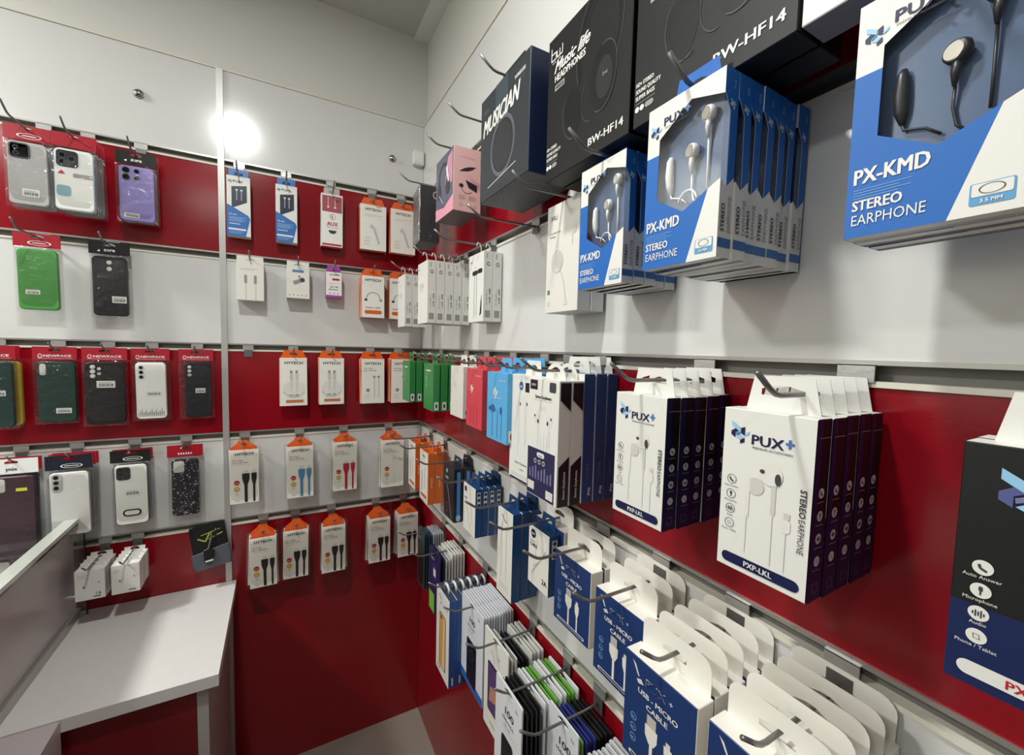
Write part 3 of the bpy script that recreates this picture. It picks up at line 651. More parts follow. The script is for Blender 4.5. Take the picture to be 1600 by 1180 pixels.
# thin cards (screen protectors)
def m_card(w, h, fhex='#dcdcd8', design='100', t=.0028, shex=None, edge=None):
    def mk():
        r = thing('screen_protector_card', '', 'card'); b = MB(); F = mat(fhex, .35); E = mat(shex or fhex, .4)
        hl = [(-.014, h-.0125), (.014, h-.0125), (.014, h-.007), (.004, h-.0035), (-.004, h-.0035), (-.014, h-.007)]
        b.holed(rrect(w, h, .004, 3, 0, h/2), [hl], -t/2, t/2, E); p = Paint(b, w, h, t)
        if fhex != (shex or fhex): p.poly('front', [(.01,.0),(.99,.0),(.99,.88),(.01,.88)], F, 1)
        K = mat('#17171b', .3)
        if design == '100':
            p.marks('front', 2, .78, .90, .006, GREY, True); p.text('front', '100', .4, .76, .013, DG, True, wide=.03); p.marks('front', 7, .3, .70, .007, DG, wide=.042); p.marks('front', 9, .35, .655, .004, GREY); p.line('front', [(.3, .64), (.85, .62)], .0005, GREY, 2)
            p.pill('front', .28, .06, .72, .56, K, 2, .008); p.ring('front', .5, .4, .012, .002, DG, 3); p.rect('front', .0, .0, 1, .1, mat('#2f5fa6', .4), 1)
        elif design == 'purple':
            p.rect('front', .75, .2, .98, .42, mat('#74b04a', .4), 1); p.pill('front', .18, .2, .66, .70, mat('#20202a', .3), 2, .006); p.pill('front', .21, .22, .63, .68, mat('#57406f', .3), 3, .005); p.poly('front', [(.25,.3),(.6,.36),(.58,.5),(.3,.46)], mat('#b5836e', .35), 4)
            p.marks('front', 2, .6, .82, .006, GREY, True); p.line('front', [(.3, .83), (.5, .75)], .001, GREY, 2); p.marks('front', 5, .3, .08, .006, GREY)
        elif design == 'dark': p.pill('front', .12, .05, .88, .8, K, 2, .006); p.marks('front', 5, .2, .85, .006, LG)
        elif design == 'violet': p.rect('front', .3, .55, .7, .8, mat('#3a2f70', .4), 2); p.rect('front', .42, .6, .62, .72, PW, 3); p.rect('front', .02, .0, .5, .3, mat('#79b84c', .4), 2); p.marks('front', 5, .2, .84, .007, LG, True)
        elif design == 'lens': p.ring('front', .5, .55, .02, .0012, GREY, 2); p.line('front', [(.2, .35), (.7, .75)], .0008, GREY, 2); p.marks('front', 4, .3, .2, .005, GREY)
        b.obj('card', r); return r
    return mk
def m_gold():
    w, h, t = .094, .222, .0195; r = thing('screen_protector_box', '', 'box'); b = MB(); p = Paint(b, w, h, t); N = mat('#244a86', .35); 
    b.carton(w, h, t, .0006, PW, N, N, mat('#2c3a55', .4), N, N); G = mat('#c79a55', .4)
    p.ring('front', .48, .80, .016, .0008, DG, 2, 1.1, 0, 180); p.pill('front', .25, .1, .75, .74, TXT, 1, .007); p.pill('front', .28, .11, .72, .73, G, 2, .006); p.disc('front', .4, .69, .005, TXT, 3); p.poly('front', [(.5,.12),(.7,.12),(.7,.72),(.6,.72)], mat('#e3c48b', .4), 3)
    p.marks('front', 5, .15, .06, .006, TXT, rot=-5); p.marks('front', 2, .8, .85, .006, TXT, True); p.line('front', [(.2, .93), (.4, .9)], .002, DG, 2)
    p.line('right', [(.5, .03), (.5, .12)], .004, LG, 1)
    b.obj('carton', r)
    b = MB(); b.tube([(.012, t*.1, h), (.012, t*.08, h+.012), (.006, 0, h+.019), (-.004, 0, h+.019), (-.012, 0, h+.010), (-.013, 0, h+.002)], .0032, PW, 8); b.obj('hang_loop', r, smooth=True); return r

# ------------------------------------------------------------------ back-wall products
def m_pack(cable, w=.074, h=.158, bag=True):
    """cable in a clear sleeve with a printed card and an orange header"""
    def mk():
        r = thing('cable_pack', '', 'cable pack'); t = .006; b = MB(); p = Paint(b, w, h, t); C = mat('#e6e3d8', .42); CB = mat(cable, .4)
        b.carton(w, h, t, .0004, C, C, C, C, C, C); p.text('front', 'HYTECH', .5, .90, .0080, BLACK, True, 'c', wide=.047)
        p.text('front', 'Fast Charge', .1, .80, .0042, RD if cable != '#e0ded8' else GREY, wide=.028); p.text('front', 'Micro USB Cable', .1, .755, .0042, TXT, wide=.042); p.line('front', [(.1, .73), (.7, .73)], .0005, GREY, 2)
        p.disc('front', .24, .395, .0078, RD, 2); p.marks('front', 4, .24, .38, .0034, PW, True, 'c', l=3); p.disc('front', .24, .275, .0076, YL, 2); p.ring('front', .24, .275, .0076, .0012, mat('#b08a2c', .4), 3)
        p.rect('front', .2, .16, .28, .21, LG, 2); p.marks('front', 3, .19, .05, .004, GREY)
        for u, s in ((.55, 1.25), (.83, .9)):
            p.rect('front', u-.06*s, .56, u+.06*s, .62, LG, 2); p.poly('front', [(u-.105*s,.56),(u+.105*s,.56),(u+.1*s,.45),(u+.045*s,.34),(u+.04*s,.02),(u-.04*s,.02),(u-.045*s,.34),(u-.1*s,.45)], CB, 2)
        b.obj('card', r)
        b = MB(); O = mat('#e8652b', .35); hz = h+.016; out = [(-w*.47, h-.001), (w*.47, h-.001), (w*.44, h+.006), (w*.2, h+.020), (w*.16, h+.027), (-w*.16, h+.027), (-w*.2, h+.020), (-w*.44, h+.006)]
        b.holed(out, [[(-.009, hz-.003), (.009, hz-.003), (.009, hz+.002), (.003, hz+.005), (-.003, hz+.005), (-.009, hz+.002)]], .001, .0018, O); b.obj('header', r)
        if bag:
            b = MB(); W, H = w+.014, h+.012; n = 8
            for sg in (-1, 1):
                vs = []; 
                for j in range(n+1):
                    for i in range(n+1):
                        u, v = i/n, j/n; bl = (math.sin(math.pi*u)*math.sin(math.pi*v))**.4 if 0 < u < 1 and 0 < v < 1 else 0
                        vs.append(((u-.5)*W, sg*(.0008+.0052*bl), -.004+v*H))
                b.add(vs, [(j*(n+1)+i, j*(n+1)+i+1, (j+1)*(n+1)+i+1, (j+1)*(n+1)+i) for j in range(n) for i in range(n)], PLASTIC)
            b.obj('clear_bag', r, smooth=True)
        return r
    return mk
def m_hycard(kind, w=.078, h=.148, t=.012):
    def mk():
        r = thing('cable_box', '', 'cable box'); b = MB(); p = Paint(b, w, h, t); W = mat('#e9e7df', .42); O = mat('#d6611f', .4)
        b.carton(w, h, t, .0005, W, O, O, O, O, O); p.text('front', 'HYTECH', .5, .87, .0088, BLACK, True, 'c', wide=.052)
        g = mat('#c9c7c0', .4)
        if kind == 'loop':
            p.ring('front', .5, .46, .022, .0016, DG, 2, 1.05, -5, 185); p.rect('front', .12, .40, .24, .45, TXT, 2); p.rect('front', .78, .40, .9, .45, GREY, 2); p.marks('front', 15, .5, .23, .005, TXT, True, 'c', wide=.05); p.pill('front', .12, .09, .88, .18, O, 2)
        elif kind == 'cable':
            p.disc('front', .5, .36, .027, mat('#dcdad4', .4), 1, 1.2); p.ring('front', .5, .36, .029, .004, g, 2, 1.2, 200, 340)
            for u in (.4, .6): p.rect('front', u-.04, .68, u+.04, .74, GREY, 3); p.pill('front', u-.055, .54, u+.055, .68, g, 3, .002); p.line('front', [(u, .54), (u, .32)], .002, g, 3)
            p.marks('front', 9, .5, .21, .005, TXT, True, 'c'); p.line('front', [(.2, .17), (.8, .17)], .0006, GREY, 2); p.rect('front', .2, .065, .85, .125, mat('#b9744a', .4), 2)
        elif kind == 'plain':
            p.text('front', 'Fast Charge', .12, .78, .0042, TXT); p.text('front', 'Micro USB Cable', .12, .73, .0042, TXT); p.disc('front', .28, .3, .0062, GREY, 2); p.small('front', .12, .19, .4, 3, GREY, .04)
            for u in (.55, .74): p.rect('front', u-.05, .58, u+.05, .62, GREY, 3); p.line('front', [(u, .58), (u, .12)], .0028, g, 2)
        else:
            p.line('front', [(.15, .78), (.85, .775)], .0006, GREY, 2); p.small('front', .15, .745, .5, 1, GREY, .02)
            p.line('front', [(.52, .5), (.72, .15)], .006, mat('#b9b8c2', .35), 2); p.line('front', [(.42, .58), (.56, .5), (.76, .16)], .003, mat('#d5d4da', .4), 3); p.disc('front', .45, .52, .0065, mat('#c4c3cc', .4), 3)
            for k in range(3): p.small('front', .15, .27-.07*k, .4, 2, GREY, .02)
        b.obj('carton', r)
        hz = h+.013; b = MB(); out = [(-w*.47, h-.001), (w*.47, h-.001), (w*.34, h+.024), (-w*.34, h+.024)]
        b.holed(out, [[(-.012, hz-.003), (.012, hz-.003), (.012, hz+.002), (.004, hz+.0055), (-.004, hz+.0055), (-.012, hz+.002)]], .0, .0007, OR); b.obj('header', r); return r
    return mk
def m_bluepux():
    w, h, t = .060, .175, .012; r = thing('earphone_box', '', 'box'); b = MB(); p = Paint(b, w, h, t); BL = mat('#2566ae', .38)
    b.carton(w, h, t, .0005, PW, LG, LG, BL, LG, PW); logo(p, 'front', .07, .875, .010); pux(p, 'front', .27, .895, .0065, TXT)
    p.poly('front', [(.2,.82),(.85,.86),(.85,.58),(.2,.46)], mat('#2c3848', .25), 1)
    for u in (.42, .62): p.line('front', [(u, .78), (u, .6)], .003, GREY, 2); p.disc('front', u, .77, .003, LG, 2)
    p.poly('front', [(0,.0),(.78,.0),(.98,.3),(.9,.36),(.25,.48),(0,.52)], BL, 1); p.text('front', '3.5 mm', .08, .345, .0048, PW, True); p.small('front', .08, .31, .8, 4, mat('#9cc0e2', .4), .022, .0012, 2); p.small('front', .08, .2, .55, 1, PW, .02, .002, 2); p.rect('front', .05, .095, .8, .125, PW, 2); p.small('front', .08, .07, .7, 2, mat('#9cc0e2', .4), .025, .001, 2)
    b.obj('carton', r); tab(r, w, h, t, BL, 'rect', .024, .05, hz=.010); return r
def m_aux():
    w, h, t = .066, .170, .010; r = thing('aux_cable_box', '', 'cable box'); b = MB(); p = Paint(b, w, h, t); W = mat('#e6e4de', .4); M_ = mat('#a24b52', .35)
    b.carton(w, h, t, .0005, W, LG, LG, W, RD, W); p.rect('front', .05, .66, .96, .965, M_, 1)
    for u in (.32, .64): p.line('front', [(u, .94), (u, .76)], .002, LG, 2); p.disc('front', u, .75, .0034, PW, 2)
    p.ring('front', .52, .57, .009, .0012, RD, 2); p.marks('front', 1, .52, .55, .008, RD, True, 'c'); p.text('front', 'AUX', .52, .40, .0125, RD, True, 'c', wide=.033); p.marks('front', 10, .52, .355, .004, GREY, True, 'c'); p.ring('front', .52, .31, .011, .011, TXT, 2, 1.1, 180, 360); p.rect('front', .05, .02, .95, .055, RD, 2)
    b.obj('carton', r); b = MB(); out = [(-w*.36, h-.001), (w*.36, h-.001), (w*.36, h+.022), (-w*.36, h+.022)]; hz = h+.010
    b.holed(out, [[(-.010, hz-.003), (.010, hz-.003), (.010, hz+.003), (-.010, hz+.003)]], .0, .0008, clear('tab_plastic', (.95, .95, .95, 1), .15, .5, .1, 0, 30, .25)); b.obj('hang_tab', r); return r
def m_whitecard(w, h, kind):
    def mk():
        r = thing('charger_box', '', 'box'); t = .022; b = MB(); p = Paint(b, w, h, t); W = mat('#dedcd3', .42); b.carton(w, h, t, .0006, W, LG, LG, W, LG, W)
        if kind == 'cable':
            p.small('front', .15, .85, .8, 2, GREY, .035)
            for u in (.33, .68): p.pill('front', u-.05, .45, u+.05, .68, GREY, 2); p.line('front', [(u, .45), (u, .0)], .0025, LG, 2)
        elif kind == 'car':
            p.rect('front', .25, .86, .75, .94, mat('#4b7fa8', .4), 2); p.line('front', [(.3, .5), (.62, .6)], .012, GREY, 2); p.disc('front', .68, .62, .007, DG, 3); p.disc('front', .55, .72, .004, GREY, 3)
            for k in range(5): p.disc('front', .12+.18*k, .1, .0016, DG, 2)
            p.small('front', .2, .3, .8, 1, LG, .03)
        b.obj('carton', r)
        hz = h+.011; b = MB(); out = [(-w*.48, h-.0008), (w*.48, h-.0008), (w*.48, h+.020), (-w*.48, h+.020)]
        b.holed(out, [[(-.013, hz-.003), (.013, hz-.003), (.013, hz+.002), (.004, hz+.006), (-.004, hz+.006), (-.013, hz+.002)]], -t/2, -t/2+.0008, W); b.obj('hang_tab', r); return r
    return mk
def m_purple():
    w, h, t = .050, .085, .014; r = thing('adapter_box', '', 'box'); b = MB(); p = Paint(b, w, h, t); V = mat('#a3419a', .4); W = mat('#e8e6e2', .4)
    b.carton(w, h, t, .0005, W, V, V, V, V, V); p.rect('front', 0, 0, 1, .1, V, 1); p.text('front', 'HYTECH', .5, .87, .005, TXT, True, 'c'); p.rect('front', .4, .68, .85, .76, RD, 2); p.line('front', [(.25, .55), (.85, .58)], .002, LG, 2); p.marks('front', 9, .18, .40, .005, TXT, True, wide=.034); p.marks('front', 7, .18, .30, .005, TXT, True, wide=.030)
    for u in (.25, .5, .75): p.disc('front', u, .17, .0018, TXT, 2)
    b.obj('carton', r); tab(r, w, h, t, V, 'trap', .022, .046, hz=.011, y=.001); return r

# phone cases in clear bags
def glitter_mat():
    if 'glitter' in MATS: return MATS['glitter']
    m = bpy.data.materials.new('black_glitter'); m.use_nodes = True; nt = m.node_tree; b = nt.nodes['Principled BSDF']
    tc = nt.nodes.new('ShaderNodeTexCoord'); v = nt.nodes.new('ShaderNodeTexVoronoi'); v.inputs['Scale'].default_value = 420
    cr = nt.nodes.new('ShaderNodeValToRGB'); cr.color_ramp.elements[0].position = .80; cr.color_ramp.elements[0].color = (.010, .010, .014, 1); cr.color_ramp.elements[1].position = .93; cr.color_ramp.elements[1].color = (.75, .75, .8, 1)
    nt.links.new(tc.outputs['Object'], v.inputs['Vector']); nt.links.new(v.outputs['Color'], cr.inputs[0]); nt.links.new(cr.outputs[0], b.inputs['Base Color'])
    b.inputs['Roughness'].default_value = .3; b.inputs['Coat Weight'].default_value = .4; MATS['glitter'] = m; return m
def m_case(w, h, chex, hhex, htext=None, cam_='tri', hh=.034, cw=None, ch=None, ttl='#f0eeee', glitter=False, sticker=None, alpha=False, extra=None, cdx=0, border=None, ttxt=None):
    def mk():
        r = thing('phone_case_pack', '', 'phone case'); cw_ = cw or w*.86; ch_ = ch or (h-hh)*.93; zc = (h-hh)*.5
        # header card
        b = MB(); t = .003; H = mat(hhex, .3, coat=.3); hz = h-.009
        b.holed([(-w/2, h-hh), (w/2, h-hh), (w/2, h), (-w/2, h)], [[(-.012, hz-.003), (.012, hz-.003), (.012, hz+.002), (.004, hz+.005), (-.004, hz+.005), (-.012, hz+.002)]], -.001, .001, H)
        p = Paint(b, w, h, .002)
        if htext:
            T = mat(ttl, .4); 
            if htext == 'NEWFACE': p.ring('front', .17, (h-hh+.010)/h, .0052, .0014, T, 2, .8); p.text('front', 'NEWFACE', .25, (h-hh+.0075)/h, .0058, T, True, wide=w*.62); p.line('front', [(.12, (h-hh+.0035)/h), (.9, (h-hh+.0035)/h)], .0005, T, 2)
            elif htext == 'strokes': p.marks('front', 6, .3, (h-hh+.008)/h, .008, T, True, wide=w*.42)
            elif htext == 'badge': p.ring('front', .55, (h-hh+.010)/h, .006, .0008, T, 2, 3.6); p.line('front', [(.4, (h-hh+.010)/h), (.7, (h-hh+.010)/h)], .0016, T, 2)
            else: p.text('front', htext, .5, (h-hh+.008)/h, .009 if len(htext) < 5 else .007, T, True, 'c')
            if htext == 'zore': p.poly('front', [(.2,(h-hh+.008)/h),(.27,(h-hh+.012)/h),(.27,(h-hh+.006)/h)], T, 2)
        b.obj('header', r)
        # the case: rounded tray, camera opening and lenses
        b = MB(); Cm = glitter_mat() if glitter else mat(chex, .42)
        if alpha: Cm = clear('clear_case_'+chex[1:], lin('#d9dde0'), .08, .5, .12, .2, 60, .22)
        out = rrect(cw_, ch_, .010, 5, cdx, zc); yf = -.0055
        b.prism(out, yf, .0045, Cm, c=.0022)
        if border: b.prism(rrect(cw_+.002, ch_+.002, .011, 5, cdx, zc), -.0035, .005, mat(border, .4))
        bc, b = b, MB(); xl, zt = cdx-cw_/2, zc+ch_/2; LN = mat('#0e0f12', .12); HO = mat('#b9b7b2', .5); RG = mat('#55575c', .3, metal=.5)
        def lens(x, z, rad, hole=False):
            b.prism(circ(x, z, rad), yf-.0014, yf+.001, HO if hole else RG); b.prism(circ(x, z, rad*.8), yf-.0018, yf, HO if hole else LN)
        def isl(x, z, ww, hhh, rr, m): b.prism(rrect(ww, hhh, rr, 5, x, z), yf-.0011, yf+.001, m, c=.0005)
        if cam_ == 'tri': [lens(xl+.013, zt-.014-.0135*k, .0048) for k in range(3)]
        elif cam_ == 'trih': [lens(xl+.012, zt-.012-.0118*k, .0046, True) for k in range(3)]
        elif cam_ == 'five': [lens(xl+.016, zt-.012-.0125*k, .0055, True) for k in range(3)]; [lens(xl+.029, zt-.017-.0135*k, .0040, True) for k in range(2)]
        elif cam_ == 'quad': [lens(xl+.016+.022*i, zt-.013-.018*j, .0085 if i == 0 else .006) for i in range(2) for j in range(2)]
        elif cam_ == 'square': isl(xl+.024, zt-.024, .040, .040, .008, mat('#20252b', .25)); [lens(xl+.015, zt-.016-.016*k, .0068) for k in range(2)]; lens(xl+.032, zt-.024, .0068)
        elif cam_ == 'outline': isl(xl+.022, zt-.022, .036, .036, .008, mat('#3b3c3e', .4)); isl(xl+.022, zt-.022, .031, .031, .006, mat('#a9a8a5', .4)); [lens(xl+.016, zt-.015-.014*k, .005) for k in range(2)]
        elif cam_ == 'two': [lens(cdx, zt-.016-.017*k, .0055, True) for k in range(2)]
        elif cam_ == 'slot': isl(xl+.011, zt-.02, .012, .030, .005, HO)
        elif cam_ == 'ell': isl(xl+.018, zt-.022, .026, .034, .006, HO)
        elif cam_ == 'triisl': isl(xl+.014, zt-.027, .021, .050, .009, mat('#a7a6a3', .3)); [lens(xl+.013, zt-.012-.014*k, .0056) for k in range(3)]
        elif cam_ == 'cut': isl(xl+.019, zt-.024, .030, .036, .007, mat('#232427', .35)); [lens(xl+.013, zt-.013-.012*k, .0055) for k in range(3)]; [lens(xl+.027, zt-.015-.010*k, .0035) for k in range(2)]
        camb, b = b, bc
        if extra == 'oval': b.prism(rrect(.040, .019, .009, 5, cdx, zc-ch_*.30), yf-.0012, yf, BLACK); b.prism(rrect(.032, .012, .006, 5, cdx, zc-ch_*.30), yf-.0016, yf, PW)
        if extra == 'skyline':
            for k in range(14): hgt = .010+.016*((k*7) % 5)/5; b.prism([(cdx-cw_*.46+k*cw_*.066, zc-ch_*.46), (cdx-cw_*.46+k*cw_*.066+.0008, zc-ch_*.46), (cdx-cw_*.46+k*cw_*.066+.0008, zc-ch_*.46+hgt), (cdx-cw_*.46+k*cw_*.066, zc-ch_*.46+hgt)], yf-.0004, yf, DG)
            for k in range(5): b.prism([(cdx-cw_*.46, zc-ch_*.46+k*.003), (cdx+cw_*.46, zc-ch_*.46+k*.003), (cdx+cw_*.46, zc-ch_*.46+k*.003+.0004), (cdx-cw_*.46, zc-ch_*.46+k*.003+.0004)], yf-.0004, yf, GREY)
        if extra == 'seal': b.prism([(xl+.006, zc+.012), (xl+.020, zc+.012), (xl+.013, zc+.022)], yf-.0006, yf, RD); b.prism(rrect(.036, .010, .001, 2, cdx+.016, zc+.012), yf-.0006, yf, mat('#8d8686', .5)); b.prism(rrect(.026, .026, .007, 4, xl+.016, zc-.028), yf-.0006, yf, mat('#7fa3ad', .3))
        if extra == 'yellow': b.prism(rrect(.020, .008, .001, 2, cdx+.018, zc+ch_*.3), yf-.0008, yf, mat('#e3e02a', .4))
        pc = b.obj('phone_case', r)
        if camb.v: camb.obj('camera_lenses' if cam_ not in ('slot', 'ell') else 'camera_cutout', pc)
        if sticker:
            sx, sz, sw, sh = sticker; b = MB(); b.box((cdx+sx-sw/2, yf-.0004, zc+sz-sh/2), (cdx+sx+sw/2, yf, zc+sz+sh/2), PW)
            rr = random.Random(3); x = cdx+sx-sw*.38
            while x < cdx+sx+sw*.38: d = sw*.02*(1+2*rr.random()); b.box((x, yf-.0006, zc+sz-sh*.32), (x+d, yf-.0004, zc+sz+sh*.08), TXT); x += d*2
            b.box((cdx+sx-sw*.38, yf-.0006, zc+sz+sh*.2), (cdx+sx+sw*.3, yf-.0004, zc+sz+sh*.27), GREY); b.obj('price_sticker', pc)
        b = MB(); W, H_, n = w+.002, h-hh+.002, 10
        for sg in (-1, 1):
            vs = []
            for j in range(n+1):
                for i in range(n+1):
                    u, v = i/n, j/n; bl = (math.sin(math.pi*u)*math.sin(math.pi*v))**.3 if 0 < u < 1 and 0 < v < 1 else 0
                    vs.append(((u-.5)*W, sg*(.0006+.0082*bl), v*H_))
            b.add(vs, [(j*(n+1)+i, j*(n+1)+i+1, (j+1)*(n+1)+i+1, (j+1)*(n+1)+i) for j in range(n) for i in range(n)], PLASTIC)
        b.obj('clear_bag', r, smooth=True); return r
    return mk
# ------------------------------------------------------------------ right wall, top row: headphone boxes
Z1, Z2, Z3, Z4, Z5 = (S[k]+RODDZ[k] for k in (1, 2, 3, 4, 5))
stack(m_greybox, 1, 'R', -.285, .105, Z1-.02, .09, .06, .165, 'dark grey headphone box in a clear sleeve', 'behind the pink headset box', hk='hook whose tip rises above the dark grey sleeved box', row=1, jit=0, twist=R(-6))
stack(m_pink, 1, 'R', -.549, .11, Z1-.02, .08, .072, .150, 'pink headset box with black leaf shapes on its side', 'hanging near the room corner', hk='hook whose tip rises above the pink headset box', row=1, jit=0)
hook('R', -.70, 1, 'empty hook between the pink box and the slate grey headphone box')
stack(m_musician, 1, 'R', -.888, .122, Z1-.02, .1, .10, .193, 'slate grey headphone box with navy sides', 'left of the two black headphone boxes', hk='hook whose tip rises above the slate grey headphone box', row=1, ha=-.866, jit=0)
stack(m_bw, 2, 'R', -1.099, .106, Z1-.03, .036, .033, .209, 'black headphone box beside the slate grey box', 'on the hook', group='black headphone boxes', hk='hook behind the black headphone box beside the slate grey one', row=1, jit=0)
stack(m_bw, 2, 'R', -1.286, .106, Z1-.03, .036, .033, .209, 'black headphone box', 'between its black twin and the white box', group='black headphone boxes', hk='hook behind the black headphone box beside the white one', row=1, jit=0)
stack(m_plainbox, 1, 'R', -1.468, .106, Z1-.03, .036, .034, .209, 'white headphone box with a grey underside', 'right of the black headphone boxes', hk='hook behind the white headphone box with grey underside', row=1, jit=0)
# second row
LZ = Z2-.0232
stack(SLIM, 3, 'R', -.187, .125, LZ, .0245, .0235, .166, 'slim white earphone box', 'in the white stack nearest the corner', 'slim white earphone boxes', hk='hook of the slim white boxes nearest the corner', row=2, jit=.8)
stack(SLIM, 5, 'R', -.440, .13, LZ, .0247, .0235, .166, 'slim white earphone box', 'in the middle white stack', 'slim white earphone boxes', hk='hook of the middle stack of slim white boxes', row=2, jit=.8)
stack(SLIMB, 2, 'R', -.620, .05, LZ, .0245, .0235, .166, 'slim white earphone box with black buds printed', 'right of the other slim white stacks', 'slim white earphone boxes', hk='hook of the white boxes with black buds printed', row=2, jit=.4)
hook('R', -.8183, 2, 'empty hook below the slate grey headphone box')
stack(m_xili, 2, 'R', -.995, .060, Z2-.008, .0275, .026, .182, 'plain white earphone box', 'left of the small blue and white stack', 'plain white earphone boxes', hk='hook holding the two plain white earphone boxes', row=2, jit=.5)
stack(KMDW, 5, 'R', -1.140, .102, Z2-.008, .0195, .0185, .161, 'blue and white windowed earphone box', 'in the stack beside the plain white boxes', 'blue and white windowed earphone boxes', hk='hook of the shorter stack of blue windowed boxes', row=2, jit=.8)
stack(KMDW, 7, 'R', -1.293, .135, Z2-.008, .0187, .0185, .161, 'blue and white windowed earphone box', 'in the longest such stack', 'blue and white windowed earphone boxes', hk='hook of the longest stack of blue windowed boxes', row=2, jit=1.0)
stack(KMDD, 3, 'R', -1.463, .108, Z2-.008, .0195, .0185, .161, 'blue box with black earphones in its window', 'at the top right of the photo', 'blue boxes with black earphones', hk='hook of the blue boxes holding black earphones', row=2, jit=.4)
# third row
G3 = Z3-.013
stack(GREEN, 3, 'R', -.237, .12, G3, .0225, .019, .128, 'green cable box', 'in the green stack nearest the corner', 'green cable boxes', hk='hook of the green boxes nearest the corner', row=3)
stack(GREEN, 3, 'R', -.455, .115, G3, .0225, .019, .128, 'green cable box', 'in the green stack beside the pale box', 'green cable boxes', hk='hook of the green boxes beside the pale box', row=3)
stack(PALE, 2, 'R', -.592, .085, G3, .024, .020, .128, 'pale white cable box', 'between the green and coral boxes', 'pale white cable boxes', hk='hook of the pale box between green and coral boxes', row=3)
stack(CORAL, 4, 'R', -.735, .10, G3, .0225, .019, .130, 'coral red cable box', 'between the pale and sky blue boxes', 'coral red cable boxes', hk='hook of the coral red cable boxes', row=3)
stack(SKY, 4, 'R', -.866, .11, G3, .0245, .021, .132, 'sky blue earphone box', 'right of the coral red boxes', 'sky blue earphone boxes', hk='hook of the sky blue earphone boxes', row=3)
stack(HERUP, 1, 'R', -.946, .10, Z3-.013, .023, .0225, .190, 'white earphone box with a navy bottom edge', 'left of the white and black-ended boxes', jit=0, hk='hook of the white box with navy bottom edge', row=3)
stack([HERU, HERU, NLONG], 5, 'R', -1.036, .115, Z3-.013, .0227, .0225, .190, ['white earphone box with dark printed lower half', 'white earphone box with dark printed lower half', 'navy sided earphone box'], 'beside the sky blue boxes', 'tall white and navy earphone boxes', hk='hook of the tall white boxes with dark lower half', row=3, jit=.5)
stack(PXPW, 5, 'R', -1.233, .112, Z3-.0165, .0217, .0212, .146, 'white earphone box with dark navy side', 'in the left one of two matching stacks', 'white earphone boxes with navy sides', hk='hook of the left one of two white navy-sided stacks', row=3, jit=.5)
stack(PXPW, 5, 'R', -1.3765, .113, Z3-.0165, .0217, .0212, .146, 'white earphone box with dark navy side', 'in the stack beside the black earphone box', 'white earphone boxes with navy sides', hk='hook of the white navy-sided stack beside the black box', row=3, jit=.5, ha=-1.392)
stack(PXPB, 2, 'R', -1.531, .112, Z3-.0165, .0217, .0212, .146, 'black earphone box with white icons', 'at the right edge of the photo', 'black earphone boxes', hk='hook of the black earphone box at the right edge', row=3, jit=.3)
# fourth row
stack(HYBOX, 2, 'R', -.142, .072, Z4-.012, .0255, .024, .162, 'white and orange cable box', 'in the orange stack nearest the corner', 'white and orange cable boxes', hk='hook of the orange cable boxes nearest the corner', row=4)
stack(HYBOX, 2, 'R', -.292, .075, Z4-.012, .0265, .024, .162, 'white and orange cable box', 'beside the black and blue boxes', 'white and orange cable boxes', hk='hook of the orange cable boxes beside the black ones', row=4)
stack(m_blackblue, 2, 'R', -.487, .062, Z4-.013, .028, .026, .148, 'black cable box with a light blue stripe', 'right of the orange boxes', 'black and blue cable boxes', hk='hook of the black boxes with blue stripes', row=4, jit=.3)
stack(NSM, 4, 'R', -.660, .074, Z4-.013, .0175, .0165, .118, 'short navy sided cable box', 'right of the black and blue boxes', 'short navy cable boxes', hk='hook of the short navy sided cable boxes', row=4)
stack(NTALL, 3, 'R', -.835, .068, Z4-.013, .0215, .020, .185, 'tall white fronted box with navy side', 'right of the short navy boxes', 'tall navy sided boxes', hk='hook of the tall white fronted navy sided boxes', row=4)
stack([NCAB, m_usb], 2, 'R', -.945, .056, Z4-.0145, .0235, .022, .112, ['white cable box with printed cable strands', 'white tabbed cable box'], 'left of the blue cable boxes', hk='hook of the white box with printed cable strands', row=4, jit=.3)
stack(m_usb, 2, 'R', -1.060, .066, Z4-.016, .027, .0235, .120, 'blue fronted cable box', 'in the first blue stack from the left', 'blue fronted cable boxes with white tabs', hk='hook of the first blue fronted stack from the left', row=4, jit=.5)
stack(m_usb, 3, 'R', -1.181, .080, Z4-.016, .0262, .0235, .120, 'blue fronted cable box', 'in the second blue stack from the left', 'blue fronted cable boxes with white tabs', hk='hook of the second blue fronted stack from the left', row=4, jit=.7)
stack(m_usb, 5, 'R', -1.294, .131, Z4-.016, .0258, .0235, .120, 'blue fronted cable box', 'in the third blue stack from the left', 'blue fronted cable boxes with white tabs', hk='hook of the third blue fronted stack from the left', row=4, jit=.8)
stack(m_usb, 5, 'R', -1.399, .131, Z4-.016, .0258, .0235, .120, 'blue fronted cable box', 'in the rightmost blue stack', 'blue fronted cable boxes with white tabs', hk='hook of the rightmost blue fronted stack', row=4, jit=.8)
